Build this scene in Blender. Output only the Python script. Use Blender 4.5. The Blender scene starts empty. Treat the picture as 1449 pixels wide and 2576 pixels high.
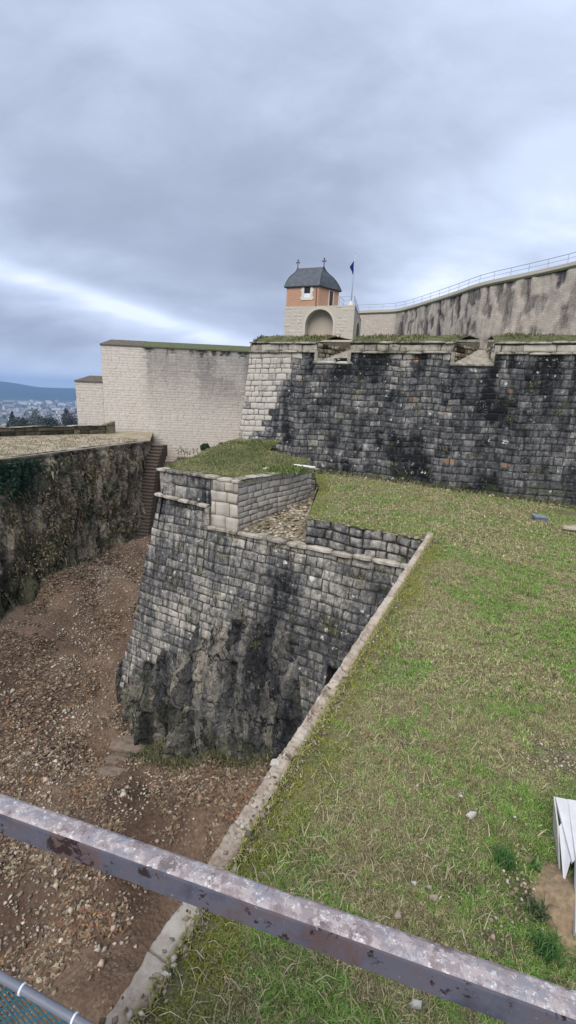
import bpy, math, random
import numpy as np
random.seed(7); rng = np.random.default_rng(7)
np.seterr(all='ignore'); C = bpy.context.scene.collection
sc = bpy.context.scene

# ------------------------------------------------------------------ camera maths (survey of the photograph)
FL = 1160.; PT = math.radians(13.8); RL = math.radians(2.4)
cF = np.array([0, math.cos(PT), -math.sin(PT)]); _R = np.array([1., 0, 0]); _U = np.array([0, math.sin(PT), math.cos(PT)])
cU = math.cos(RL)*_U - math.sin(RL)*_R; cR = math.cos(RL)*_R + math.sin(RL)*_U
def ray(x, y): return cF + cR*(x-724.5)/FL - cU*(y-1288)/FL
def PY(x, y, Y): d = ray(x, y); return d*(Y/d[1])
def PZ(x, y, z): d = ray(x, y); return d*(z/d[2])

# ------------------------------------------------------------------ noise
def _h(ix, iy, iz, s):
    n = (ix.astype(np.int64)*374761393 + iy.astype(np.int64)*668265263 + iz.astype(np.int64)*2147483647 + s*974634777) & 0xffffffff
    n = ((n ^ (n >> 13))*1274126177) & 0xffffffff
    n = ((n ^ (n >> 16))*2246822519) & 0xffffffff
    return ((n ^ (n >> 15)) & 0xffffff)/float(0xffffff)
def vn(x, y, z=0., s=0):
    x, y, z = np.broadcast_arrays(np.asarray(x, float), np.asarray(y, float), np.asarray(z, float))
    ix, iy, iz = np.floor(x), np.floor(y), np.floor(z)
    fx, fy, fz = x-ix, y-iy, z-iz
    fx, fy, fz = [f*f*(3-2*f) for f in (fx, fy, fz)]
    r = 0
    for a in (0, 1):
        for b in (0, 1):
            for c in (0, 1):
                w = (fx if a else 1-fx)*(fy if b else 1-fy)*(fz if c else 1-fz)
                r = r + w*_h(ix+a, iy+b, iz+c, s)
    return r
def fbm(x, y, z=0., s=0, o=4):
    r = 0; a = 1; t = 0; x = np.asarray(x, float); y = np.asarray(y, float); z = np.asarray(z, float)
    for k in range(o):
        r = r + a*vn(x*2**k+17*k, y*2**k+31*k, z*2**k, s+k); t += a; a *= .5
    return r/t
def sm(a, b, x):
    t = np.clip((np.asarray(x, float)-a)/(b-a), 0, 1); return t*t*(3-2*t)

# ------------------------------------------------------------------ object helpers
def tag(o, label=None, cat=None, group=None, kind=None):
    if label: o['label'] = label
    if cat: o['category'] = cat
    if group: o['group'] = group
    if kind: o['kind'] = kind
    return o
def empty(name, loc=(0, 0, 0)):
    o = bpy.data.objects.new(name, None); o.location = loc; o.empty_display_size = .2; C.objects.link(o); return o
def mob(name, V, Fc, m, parent=None, attrs=None, uv=None, smooth=False, mi=None):
    V = np.asarray(V, float)
    me = bpy.data.meshes.new(name)
    if isinstance(Fc, np.ndarray) and Fc.ndim == 2:
        n, k = Fc.shape
        me.vertices.add(len(V)); me.vertices.foreach_set('co', V.astype(np.float32).ravel())
        me.loops.add(n*k); me.loops.foreach_set('vertex_index', Fc.astype(np.int32).ravel())
        me.polygons.add(n); me.polygons.foreach_set('loop_start', np.arange(0, n*k, k, dtype=np.int32))
        me.update(calc_edges=True)
    else:
        me.from_pydata([tuple(map(float, v)) for v in V], [], [tuple(int(i) for i in f) for f in Fc])
        me.update()
    for k, a in (attrs or {}).items():
        a = np.asarray(a, np.float32)
        if a.ndim == 2:
            at = me.attributes.new(k, 'FLOAT_COLOR', 'POINT')
            if a.shape[1] == 3: a = np.concatenate([a, np.ones((len(a), 1), np.float32)], 1)
            at.data.foreach_set('color', a.ravel())
        else:
            me.attributes.new(k, 'FLOAT', 'POINT').data.foreach_set('value', a)
    if uv is not None:
        l = np.empty(len(me.loops), np.int32); me.loops.foreach_get('vertex_index', l)
        me.uv_layers.new(name='UVMap').data.foreach_set('uv', np.asarray(uv, np.float32)[l].ravel())
    for x in (m if isinstance(m, (list, tuple)) else [m]): me.materials.append(x)
    if mi is not None: me.polygons.foreach_set('material_index', np.asarray(mi, np.int32))
    if smooth: me.polygons.foreach_set('use_smooth', np.ones(len(me.polygons), bool))
    o = bpy.data.objects.new(name, me); C.objects.link(o)
    if parent: o.parent = parent; o.matrix_parent_inverse = mat_inv(parent)
    return o
def mat_inv(p):
    from mathutils import Matrix
    return Matrix.Translation([-c for c in p.location])   # parents are unrotated Empties: children keep world coordinates
class MB:
    def __init__(s): s.v = []; s.f = []; s.mi = []
    def add(s, V, Fc, mi=0):
        b = len(s.v); s.v += [tuple(map(float, v)) for v in V]; s.f += [tuple(int(i)+b for i in f) for f in Fc]; s.mi += [mi]*len(Fc)
    def hexa(s, P, mi=0):   # 8 pts: bottom 4 ccw, top 4 ccw
        s.add(P, [(3, 2, 1, 0), (4, 5, 6, 7), (0, 1, 5, 4), (1, 2, 6, 5), (2, 3, 7, 6), (3, 0, 4, 7)], mi)
    def box(s, x0, x1, y0, y1, z0, z1, mi=0):
        s.hexa([(x0, y0, z0), (x1, y0, z0), (x1, y1, z0), (x0, y1, z0), (x0, y0, z1), (x1, y0, z1), (x1, y1, z1), (x0, y1, z1)], mi)
    def prism(s, pts, z0, z1, mi=0):
        n = len(pts); g = lambda z, i: z[i] if hasattr(z, '__len__') else z
        V = [(p[0], p[1], g(z0, i)) for i, p in enumerate(pts)] + [(p[0], p[1], g(z1, i)) for i, p in enumerate(pts)]
        s.add(V, [tuple(range(n))[::-1], tuple(range(n, 2*n))] + [(i, (i+1) % n, n+(i+1) % n, n+i) for i in range(n)], mi)
    def tube(s, pts, r, n=8, mi=0, cap=True):
        pts = [np.array(p, float) for p in pts]; R_ = r if hasattr(r, '__len__') else [r]*len(pts)
        b = len(s.v); rings = []
        for i, p in enumerate(pts):
            t = pts[min(i+1, len(pts)-1)] - pts[max(i-1, 0)]; t /= np.linalg.norm(t)+1e-9
            a = np.cross(t, [0, 0, 1]) if abs(t[2]) < .95 else np.cross(t, [1, 0, 0]); a /= np.linalg.norm(a); c = np.cross(t, a)
            rings.append([p + R_[i]*(math.cos(2*math.pi*k/n)*a + math.sin(2*math.pi*k/n)*c) for k in range(n)])
        V = [q for g in rings for q in g]
        Fc = [(i*n+k, i*n+(k+1) % n, (i+1)*n+(k+1) % n, (i+1)*n+k) for i in range(len(pts)-1) for k in range(n)]
        if cap: Fc += [tuple(range(n))[::-1], tuple(range(len(V)-n, len(V)))]
        s.add(V, Fc, mi)
    def build(s, name, m, parent=None, smooth=False, uv=None, dark=.45):
        return mob(name, s.v, s.f, m, parent, {'dark': np.full(len(s.v), dark)}, mi=s.mi, smooth=smooth, uv=uv)
def grid(nu, nv):
    i = np.arange(nu*nv).reshape(nv, nu)
    return np.stack([i[:-1, :-1], i[:-1, 1:], i[1:, 1:], i[1:, :-1]], -1).reshape(-1, 4)

# ------------------------------------------------------------------ material helpers
class NT:
    def __init__(s, name):
        s.m = bpy.data.materials.new(name); s.m.use_nodes = True; s.t = s.m.node_tree; s.t.nodes.clear()
        s.out = s.t.nodes.new('ShaderNodeOutputMaterial'); s.b = s.t.nodes.new('ShaderNodeBsdfPrincipled')
        s.t.links.new(s.b.outputs[0], s.out.inputs[0]); s.b.inputs['Roughness'].default_value = .9
        s.b.inputs['Specular IOR Level'].default_value = .25
    def n(s, ty, **k):
        o = s.t.nodes.new(ty)
        for a, v in k.items(): setattr(o, a, v)
        return o
    def put(s, sock, v):
        if v is None: return
        if hasattr(v, 'links') or isinstance(v, bpy.types.NodeSocket): s.t.links.new(v, sock)
        else: sock.default_value = v
    def math(s, op, a, b=0., c=None, clamp=False):
        o = s.n('ShaderNodeMath', operation=op, use_clamp=clamp); s.put(o.inputs[0], a); s.put(o.inputs[1], b)
        if c is not None: s.put(o.inputs[2], c)
        return o.outputs[0]
    def attr(s, name, col=False):
        o = s.n('ShaderNodeAttribute', attribute_name=name); return o.outputs['Color' if col else 'Fac']
    def coord(s, which='Object'): return s.n('ShaderNodeTexCoord').outputs[which]
    def mapping(s, v, scale, loc=(0, 0, 0), rot=(0, 0, 0)):
        o = s.n('ShaderNodeMapping'); s.put(o.inputs[0], v); o.inputs['Scale'].default_value = scale; o.inputs['Location'].default_value = loc
        o.inputs['Rotation'].default_value = rot; return o.outputs[0]
    def noise(s, v, scale, detail=4., rough=.55, dist=0.):
        o = s.n('ShaderNodeTexNoise'); s.put(o.inputs['Vector'], v); o.inputs['Scale'].default_value = scale
        o.inputs['Detail'].default_value = detail; o.inputs['Roughness'].default_value = rough; o.inputs['Distortion'].default_value = dist
        return o.outputs['Fac']
    def vor(s, v, scale, feat='F1', out='Distance'):
        o = s.n('ShaderNodeTexVoronoi', feature=feat); s.put(o.inputs['Vector'], v); o.inputs['Scale'].default_value = scale; return o.outputs[out]
    def ramp(s, f, stops):
        o = s.n('ShaderNodeValToRGB'); e = o.color_ramp.elements
        while len(e) < len(stops): e.new(.5)
        for k, (p_, c) in enumerate(stops):
            e[k].position = p_; e[k].color = (*c, 1) if len(c) == 3 else c
        s.put(o.inputs[0], f); return o.outputs[0]
    def step(s, f, a, b):
        o = s.n('ShaderNodeMapRange', interpolation_type='SMOOTHSTEP'); s.put(o.inputs[0], f)
        o.inputs[1].default_value = a; o.inputs[2].default_value = b; return o.outputs[0]
    def mix(s, f, a, b, mode='MIX'):
        o = s.n('ShaderNodeMix', data_type='RGBA', blend_type=mode); s.put(o.inputs[0], f)
        for k, v in ((6, a), (7, b)): s.put(o.inputs[k], (*v, 1) if isinstance(v, tuple) and len(v) == 3 else v)
        return o.outputs[2]
    def bump(s, h, st=.5, dist=.05):
        o = s.n('ShaderNodeBump'); o.inputs['Strength'].default_value = st; o.inputs['Distance'].default_value = dist
        s.put(o.inputs['Height'], h); s.put(s.b.inputs['Normal'], o.outputs[0])
    def col(s, v): s.put(s.b.inputs['Base Color'], (*v, 1) if isinstance(v, tuple) and len(v) == 3 else v)

def simple(name, c, rough=.8, var=.25, scale=6., metal=0., bump=.2):
    t = NT(name); o = t.coord(); f = t.noise(o, scale, 5, .6)
    t.col(t.ramp(f, [(.25, tuple(x*(1-var) for x in c)), (.75, tuple(min(1, x*(1+var)) for x in c))]))
    t.b.inputs['Roughness'].default_value = rough; t.b.inputs['Metallic'].default_value = metal
    if bump: t.bump(f, bump, .02)
    return t.m
def stone(name, ramp, streak=.6, fine=.5, tonek=.25, moss=0., mossc=(.07, .085, .03), lich=0., jointc=(.03, .028, .025), bump=.6, ns=1., crack=0., brick=0., warm=0., warmc=(.30, .17, .09), bd=.03):
    t = NT(name); uv = t.n('ShaderNodeUVMap').outputs[0]; ob = t.coord()
    st = t.math('ADD', t.math('MULTIPLY', t.noise(t.mapping(uv, (1.6*ns, .35*ns, 1)), 1., 6, .65, .4), .5), t.math('MULTIPLY', t.noise(t.mapping(uv, (5.5*ns, .45*ns, 1)), 1., 6, .7), .5))
    fi = t.noise(ob, 5.*ns, 8, .72)
    sp = t.noise(ob, 19.*ns, 6, .8)
    f = t.attr('dark')
    f = t.math('ADD', f, t.math('MULTIPLY', t.math('SUBTRACT', st, .5), streak*2))
    f = t.math('ADD', f, t.math('MULTIPLY', t.math('SUBTRACT', fi, .5), fine*2))
    f = t.math('ADD', f, t.math('MULTIPLY', t.math('SUBTRACT', sp, .5), fine*.9))
    f = t.math('ADD', f, t.math('MULTIPLY', t.attr('tone'), tonek), clamp=True)
    c = t.ramp(f, ramp)
    if warm:
        w = t.step(t.math('ADD', t.noise(ob, .55, 4, .6), t.math('MULTIPLY', t.attr('warm'), .3)), .60, .72)
        c = t.mix(t.math('MULTIPLY', w, warm), c, warmc)
    if moss:
        w = t.step(t.math('ADD', t.math('MULTIPLY', t.noise(ob, 1.3*ns, 8, .7), 1.), t.math('MULTIPLY', t.attr('moss'), .35)), .56, .68)
        c = t.mix(t.math('MULTIPLY', w, moss), c, mossc)
    if lich:
        d = t.vor(t.mapping(ob, (1, 1, 1)), 2.6); w = t.math('SUBTRACT', 1., t.step(d, .16, .24))
        g = t.step(t.noise(ob, .5, 3, .6), .47, .56)
        e = t.math('MULTIPLY', t.step(t.noise(ob, 11, 5, .7), .48, .56), t.math('MULTIPLY', w, g))
        c = t.mix(t.math('MULTIPLY', e, lich), c, (.62, .62, .58))
        e = t.math('MULTIPLY', t.step(t.noise(ob, 13, 3, .7), .60, .66), t.step(t.noise(ob, 1.1, 3, .6), .46, .6))
        c = t.mix(t.math('MULTIPLY', e, lich*.7), c, (.42, .42, .38))
        e = t.step(t.math('ADD', t.attr('lic'), t.noise(ob, 6, 5, .75)), .98, 1.06); c = t.mix(t.math('MULTIPLY', e, .9), c, (.66, .66, .62))
    if crack:
        wv_ = t.n('ShaderNodeVectorMath', operation='ADD'); nz_ = t.n('ShaderNodeTexNoise'); t.put(nz_.inputs['Vector'], ob); nz_.inputs['Scale'].default_value = 2.2; nz_.inputs['Detail'].default_value = 5
        sc_ = t.n('ShaderNodeVectorMath', operation='SCALE'); t.put(sc_.inputs[0], nz_.outputs['Color']); sc_.inputs['Scale'].default_value = .9; t.put(wv_.inputs[0], uv); t.put(wv_.inputs[1], sc_.outputs[0])
        e1_ = t.vor(t.mapping(wv_.outputs[0], (2.2, .7, 1)), 1., 'DISTANCE_TO_EDGE'); e2_ = t.vor(t.mapping(wv_.outputs[0], (5., 1.9, 1)), 1., 'DISTANCE_TO_EDGE')
        ck = t.math('MAXIMUM', t.step(e1_, .05, .0), t.math('MULTIPLY', t.step(e2_, .06, .0), .7)); c = t.mix(t.math('MULTIPLY', ck, crack), c, jointc)
        cid = t.n('ShaderNodeTexVoronoi'); t.put(cid.inputs['Vector'], t.mapping(wv_.outputs[0], (2.2, .7, 1))); cid.inputs['Scale'].default_value = 1.
        rb = t.n('ShaderNodeRGBToBW'); t.put(rb.inputs[0], cid.outputs['Color']); c = t.mix(1., c, t.ramp(rb.outputs[0], [(.2, (.35, .35, .38)), (.45, (.85, .85, .87)), (.8, (1.0, .97, .9))]), 'MULTIPLY')
    if brick:
        bk = t.n('ShaderNodeTexBrick'); t.put(bk.inputs['Vector'], uv); bk.inputs['Scale'].default_value = 1.; bk.inputs['Brick Width'].default_value = .62; bk.inputs['Row Height'].default_value = .31; bk.inputs['Mortar Size'].default_value = .03; bk.inputs['Mortar Smooth'].default_value = .6; bk.inputs['Bias'].default_value = 0.
        bk.inputs['Color1'].default_value = (1, 1, 1, 1); bk.inputs['Color2'].default_value = (.72, .70, .68, 1); bk.inputs['Mortar'].default_value = (.52, .48, .44, 1); c = t.mix(brick, c, bk.outputs[0], 'MULTIPLY')
    c = t.mix(t.math('MULTIPLY', t.attr('joint'), .85), c, jointc)
    t.col(c)
    t.bump(t.math('ADD', fi, t.math('MULTIPLY', sp, .5)), bump, bd)
    t.b.inputs['Specular IOR Level'].default_value = .15
    return t.m

DARK = [(0., (.50, .455, .39)), (.25, (.29, .27, .24)), (.48, (.125, .122, .120)), (.70, (.060, .060, .063)), (.86, (.024, .025, .027)), (1., (.010, .011, .012))]
PALE = [(0., (.56, .505, .425)), (.35, (.43, .385, .325)), (.6, (.27, .24, .21)), (1., (.05, .05, .048))]
m_dark = stone('dark_weathered_limestone', DARK, .80, .70, .10, moss=.5, lich=1., warm=.6, bump=.7, bd=.04, jointc=(.022, .021, .02))
m_bast = stone('bastion_limestone', DARK, .95, .80, .08, moss=.55, lich=1., bump=.8, bd=.04, jointc=(.03, .028, .022))
m_pale = stone('pale_ashlar', PALE, .25, .30, .12, moss=.25, jointc=(.13, .11, .085), bump=.5, bd=.02)
m_far = stone('pale_curtain_stone', [(0., (.62, .56, .485)), (.35, (.50, .45, .39)), (.6, (.29, .265, .24)), (1., (.05, .05, .048))], .30, .20, .05, jointc=(.24, .21, .17), bump=.25, ns=.7)
m_cope = stone('coping_stone', [(0., (.55, .5, .42)), (.4, (.36, .32, .26)), (.62, (.15, .135, .105)), (.85, (.05, .047, .038)), (1., (.02, .02, .016))], .6, .65, .3, moss=.7, lich=.5, jointc=(.06, .05, .035), bump=.8)
m_rubble = stone('mossy_rubble', [(0., (.44, .38, .29)), (.4, (.24, .20, .14)), (.7, (.09, .085, .05)), (1., (.03, .03, .02))], .3, .5, .5, moss=.8, jointc=(.035, .03, .02), bump=1.)
m_plaster = stone('stained_rendered_wall', [(0., (.58, .51, .44)), (.38, (.44, .385, .33)), (.55, (.31, .275, .245)), (.72, (.17, .15, .138)), (1., (.05, .04, .045))], .75, .7, .12, brick=.6, warm=.08, warmc=(.28, .20, .16), ns=2.0, bump=.6, bd=.12)
m_rock = stone('black_bedrock', [(0., (.46, .42, .36)), (.3, (.26, .245, .22)), (.5, (.12, .12, .12)), (.72, (.045, .046, .052)), (1., (.014, .015, .018))], .55, .55, .2, crack=1., jointc=(.012, .012, .012), moss=.6, mossc=(.05, .06, .025), lich=.35, bump=1., bd=.12)
m_scarp = stone('overgrown_rock_face', [(0., (.50, .43, .34)), (.3, (.36, .31, .24)), (.5, (.215, .195, .14)), (.75, (.085, .082, .055)), (1., (.025, .025, .016))], .55, .6, .2, crack=.65, jointc=(.03, .025, .015), moss=.75, mossc=(.075, .095, .035), bump=1., bd=.15, warm=.4, warmc=(.20, .12, .05))

def leafmat(name, rough=.7, trans=0.):
    t = NT(name); t.col(t.attr('col', True)); t.b.inputs['Roughness'].default_value = rough
    return t.m
m_leaf = leafmat('leaf_blades'); m_chip = leafmat('stone_chips', .9)

# ------------------------------------------------------------------ walls as frames
class Fr:
    def __init__(s, P0, P1, z0, k=0.):
        s.O = np.array(P0, float); d = np.array(P1, float)-s.O; s.L = np.linalg.norm(d); s.d = d/s.L; s.n = np.array([s.d[1], -s.d[0]]); s.z0 = z0; s.k = k
    def S(s, u, z, h=0.):
        u, z, h = np.broadcast_arrays(np.asarray(u, float), np.asarray(z, float), np.asarray(h, float))
        g = s.k*(s.z0-z)+h
        return np.stack([s.O[0]+s.d[0]*u+s.n[0]*g, s.O[1]+s.d[1]*u+s.n[1]*g, z], -1)
    def uz(s, x, y):
        v = ray(x, y); t = (s.n@s.O + s.k*s.z0)/(s.n@v[:2] + s.k*v[2]); q = t*v
        return (q[:2]-s.O)@s.d, q[2]

def rows(zt, zb, rh, jit=.24):
    z = zt; out = []
    while z > zb+rh*.4:
        h = rh*random.uniform(1-jit, 1+jit); out.append((z-h, z)); z -= h
    if not out: out = [(zb, zt)]
    out[-1] = (zb, out[-1][1]); return out
def masonry(name, fr, zt, zb, u0, u1, rh, w, m, parent, darkf=None, dep=.05, jw=.02, bulge=.02, tone=.5, wj=.5, holes=(), zlow=None, wob=.03, warmf=None, licf=None, jf=None, mossf=None, rag=0., jk=1., smooth=True, inset=.16, backm=None):
    """Irregular coursed stones, each with its own face, over a recessed mortar sheet, as one mesh."""
    U0 = u0 if callable(u0) else (lambda z: u0); U1 = u1 if callable(u1) else (lambda z: u1)
    Rc = []
    for k, (a, b) in enumerate(rows(zt, zb, rh)):
        zm = (a+b)/2; lo, hi = U0(zm), U1(zm); u = lo-random.random()*w*.6
        while u < hi:
            ww = w*random.uniform(1-wj, 1+wj*1.3); c0, c1 = max(u, lo), min(u+ww, hi)
            if rag and u+ww >= hi: c1 = min(u+ww, hi+random.uniform(0, rag))
            if c1-c0 > w*.18:
                ok = True
                for (ha, hb, hc, hd) in holes:
                    if c0 < hb and c1 > ha and b > hc and a < hd:
                        if zm > hc and zm < hd:
                            if c0 < ha < c1 and c1-ha < ha-c0 + 9: c1 = ha
                            elif c0 < hb < c1: c0 = hb
                            if c1-c0 < .1 or (c0 >= ha and c1 <= hb): ok = False
                if zlow is not None and a < zlow((c0+c1)/2)-.12: ok = False
                if ok: Rc.append((c0, c1, a, b))
            u += ww
    Rc = np.array(Rc); N = len(Rc)
    tn = rng.normal(0, tone, N); bh = rng.uniform(-1, 1, N)*bulge
    g = jw/2; G = 6
    wd = Rc[:, 1]-Rc[:, 0]; ht = Rc[:, 3]-Rc[:, 2]
    ins = np.minimum(inset*np.minimum(wd, ht), .022)*rng.uniform(.5, 1.5, N)
    def axis(lo, hi):
        return np.stack([lo+g, lo+g+ins, lo*.66+hi*.34, lo*.34+hi*.66, hi-g-ins, hi-g], 1)
    ua = axis(Rc[:, 0], Rc[:, 1]); za = axis(Rc[:, 2], Rc[:, 3])
    Uq = np.repeat(ua[:, None, :], G, 1); Zq = np.repeat(za[:, :, None], G, 2)
    cj = rng.normal(0, 1, (N, 2, 2, 2))*np.minimum(ht, wd)[:, None, None, None]*.038
    s_ = np.array([0, .05, .34, .66, .95, 1.])
    for a_ in (0, 1):
        for b_ in (0, 1):
            wgt = (s_ if b_ else 1-s_)[None, None, :]*(s_ if a_ else 1-s_)[None, :, None]
            Uq = Uq + wgt*cj[:, a_, b_, 0][:, None, None]; Zq = Zq + wgt*cj[:, a_, b_, 1][:, None, None]
    Zq = Zq + (vn(Uq*.9, np.zeros_like(Uq), s=5)-.5)*wob*2
    Uq = Uq + (fbm(Uq*6, Zq*6, s=6, o=2)-.5)*.05; Zq = Zq + (fbm(Uq*6+50, Zq*6, s=7, o=2)-.5)*.05
    edge = np.zeros((G, G), bool); edge[0] = edge[-1] = True; edge[:, 0] = edge[:, -1] = True
    H = np.where(edge[None], -dep, 0) + (~edge)[None]*(bh[:, None, None] + (fbm(Uq*5, Zq*5, s=9, o=3)-.5)*dep*1.5)
    H[:, 2:4, 2:4] += bulge*.4
    cor = np.zeros((G, G), bool)
    for i in (1, 4):
        for j in (1, 4): cor[i, j] = True
    H = H - cor[None]*dep*.25
    V = fr.S(Uq, Zq, H).reshape(-1, 3); UV = np.stack([Uq, Zq], -1).reshape(-1, 2)
    fc = grid(G, G)[None] + (np.arange(N)*G*G)[:, None, None]; fc = fc.reshape(-1, 4)
    T = np.repeat(tn, G*G); J = np.tile(edge.ravel().astype(float), N)*jk
    uc = np.repeat((Rc[:, 0]+Rc[:, 1])/2, G*G); zc = np.repeat((Rc[:, 2]+Rc[:, 3])/2, G*G)
    dk = darkf(UV[:, 0], UV[:, 1], uc, zc) if darkf else np.full(len(V), .3)
    if jf: J = J*jf(uc, zc)
    # mortar sheet
    st = .3; nb = []; bv = []; nz = max(2, int((zt-zb)/st)+1); zz = np.linspace(zb, zt, nz)
    lo = min(U0(z) for z in zz); hi = max(U1(z) for z in zz)+rag*.5; nu = max(2, int((hi-lo)/st)+1); uu = np.linspace(0, 1, nu)
    UU = np.array([[U0(z)+(hi-U0(z) if rag else U1(z)-U0(z))*t for t in uu] for z in zz]); ZZ = np.repeat(zz[:, None], nu, 1)
    bf = grid(nu, nz); keep = []
    uf, zf = UU.ravel(), ZZ.ravel()
    for f in bf:
        a, b = uf[f].mean(), zf[f].mean()
        keep.append(not any(ha < a < hb and hc < b < hd for ha, hb, hc, hd in holes) and not (zlow is not None and b < zlow(a)+.72))
    bf = bf[np.array(keep)]
    B = fr.S(UU, ZZ, -dep*.8).reshape(-1, 3)
    off = len(V); V = np.vstack([V, B]); fc = np.vstack([fc, bf+off]); UV = np.vstack([UV, np.stack([uf, zf], -1)])
    nbk = len(B); A = {'dark': np.r_[dk, np.full(nbk, .5)], 'tone': np.r_[T, np.zeros(nbk)], 'joint': np.r_[J, np.ones(nbk)*jk*(jf(uf, zf) if jf else 1)]}
    if warmf: A['warm'] = warmf(UV[:, 0], UV[:, 1])
    if licf: A['lic'] = licf(UV[:, 0], UV[:, 1])
    if mossf: A['moss'] = mossf(UV[:, 0], UV[:, 1])
    return mob(name, V, fc, m, parent, A, UV, smooth=smooth)
def courseline(name, fr, ua, ub, zf, w, h, proud, m, parent, seed=0, slen=.9, back=.0, rnd=True, gap=.012):
    """A string course or coping built of separate worn stones laid end to end, one mesh. zf(u) = top height."""
    mb = []; fcs = []; tn = []; jt = []; u = ua; b = 0
    while u < ub-.05:
        L_ = min(slen*random.uniform(.6, 1.4), ub-u); t = random.gauss(0, .5); dz = random.uniform(-.02, .02); pr = proud+random.uniform(-.02, .02)
        us = np.linspace(u+gap, u+L_-gap, 5)
        prof = [(-w, 0), (pr*.55, .0), (pr, -.25*h), (pr, -.72*h), (pr*.5, -h), (-w, -h)] if rnd else [(-w, 0), (pr-.02, 0), (pr, -.02), (pr, -h+.02), (pr-.02, -h), (-w, -h)]
        ring = []
        for k, x in enumerate(us):
            e = .025 if k in (0, 4) else 0.
            for (ph, pz) in prof:
                nn = (random.random()-.5)*.02
                ring.append(fr.S(x, zf(x)+dz+pz*(1-e*2)-(e if pz == 0 else 0), ph-e+nn))
        n = 6
        mb += ring; fcs += [(b+i*n+k, b+i*n+(k+1) % n, b+(i+1)*n+(k+1) % n, b+(i+1)*n+k) for i in range(4) for k in range(n)]
        fcs += [tuple(range(b+n-1, b-1, -1)), tuple(range(b+4*n, b+5*n))]
        tn += [t]*30; jt += [.3 if k in (0, 4) else 0 for k in range(5) for _ in range(6)]; b += 30
        u += L_
    V = np.array(mb); uv = np.stack([(V[:, :2]-fr.O)@fr.d, V[:, 2]], -1)
    return mob(name, V, fcs, m, parent, {'tone': tn, 'joint': jt, 'dark': .35+.35*(fbm(uv[:, 0]*.8, uv[:, 1]*.8, s=3)-.5)+0*V[:, 0]}, uv, smooth=False)

# ------------------------------------------------------------------ blades and flakes
def blades(name, P, H, W, lean, colr, m, parent=None):
    n = len(P); a = rng.uniform(0, 2*np.pi, n); la = rng.uniform(0, 2*np.pi, n)
    W = np.broadcast_to(W, (n,)); H = np.broadcast_to(H, (n,)); lean = np.broadcast_to(lean, (n,))
    sd = np.stack([np.cos(a), np.sin(a), 0*a], -1)*W[:, None]*.5; ld = np.stack([np.cos(la), np.sin(la), 0*la], -1)
    mid = P + ld*(H*lean*.35)[:, None]; mid[:, 2] += H*np.sqrt(np.clip(1-(lean*.5)**2, .05, 1))*.55
    tip = P + ld*(H*lean)[:, None]; tip[:, 2] += H*np.clip(1-lean*.75, .06, 1)
    V = np.stack([P-sd, P+sd, mid+sd*.7, mid-sd*.7, tip], 1).reshape(-1, 3)
    b = np.arange(n)*5
    Fc = np.concatenate([np.stack([b, b+1, b+2, b+3], -1), np.stack([b+3, b+2, b+4, b+4], -1)])
    # tris as separate face type: build with loops by hand
    q = np.stack([b, b+1, b+2, b+3], -1); t = np.stack([b+3, b+2, b+4], -1)
    me = bpy.data.meshes.new(name); me.vertices.add(len(V)); me.vertices.foreach_set('co', V.astype(np.float32).ravel())
    li = np.concatenate([q.ravel(), t.ravel()]).astype(np.int32); ls = np.concatenate([np.arange(n)*4, n*4+np.arange(n)*3]).astype(np.int32)
    me.loops.add(len(li)); me.loops.foreach_set('vertex_index', li); me.polygons.add(2*n); me.polygons.foreach_set('loop_start', ls); me.update(calc_edges=True)
    cc = np.repeat(np.concatenate([colr, np.ones((n, 1))], 1), 5, 0).astype(np.float32)
    me.attributes.new('col', 'FLOAT_COLOR', 'POINT').data.foreach_set('color', cc.ravel())
    me.materials.append(m); o = bpy.data.objects.new(name, me); C.objects.link(o)
    if parent: o.parent = parent; o.matrix_parent_inverse = mat_inv(parent)
    return o
def flakes(name, P, N_, size, colr, m, parent=None, tilt=.5, asp=1.6, fold=.25):
    """Leaf- or chip-like folded quads lying on a surface with normals N_."""
    n = len(P); N_ = N_ + rng.normal(0, tilt, (n, 3)); N_ /= np.linalg.norm(N_, axis=1)[:, None]
    r = rng.normal(0, 1, (n, 3)); T = np.cross(N_, r); T /= np.linalg.norm(T, axis=1)[:, None]; Bt = np.cross(N_, T)
    s = np.broadcast_to(size, (n,))[:, None]*.5
    V = np.stack([P-T*s*asp, P-Bt*s*rng.uniform(.5, 1, (n, 1))+N_*s*fold, P+T*s*asp+N_*s*fold*.6, P+Bt*s*rng.uniform(.5, 1, (n, 1))+N_*s*fold], 1).reshape(-1, 3)
    b = np.arange(n)*4; Fc = np.stack([b, b+1, b+2, b, b+2, b+3], -1).reshape(-1, 3)
    return mob(name, V, Fc, m, parent, {'col': np.repeat(colr, 4, 0)})
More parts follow.
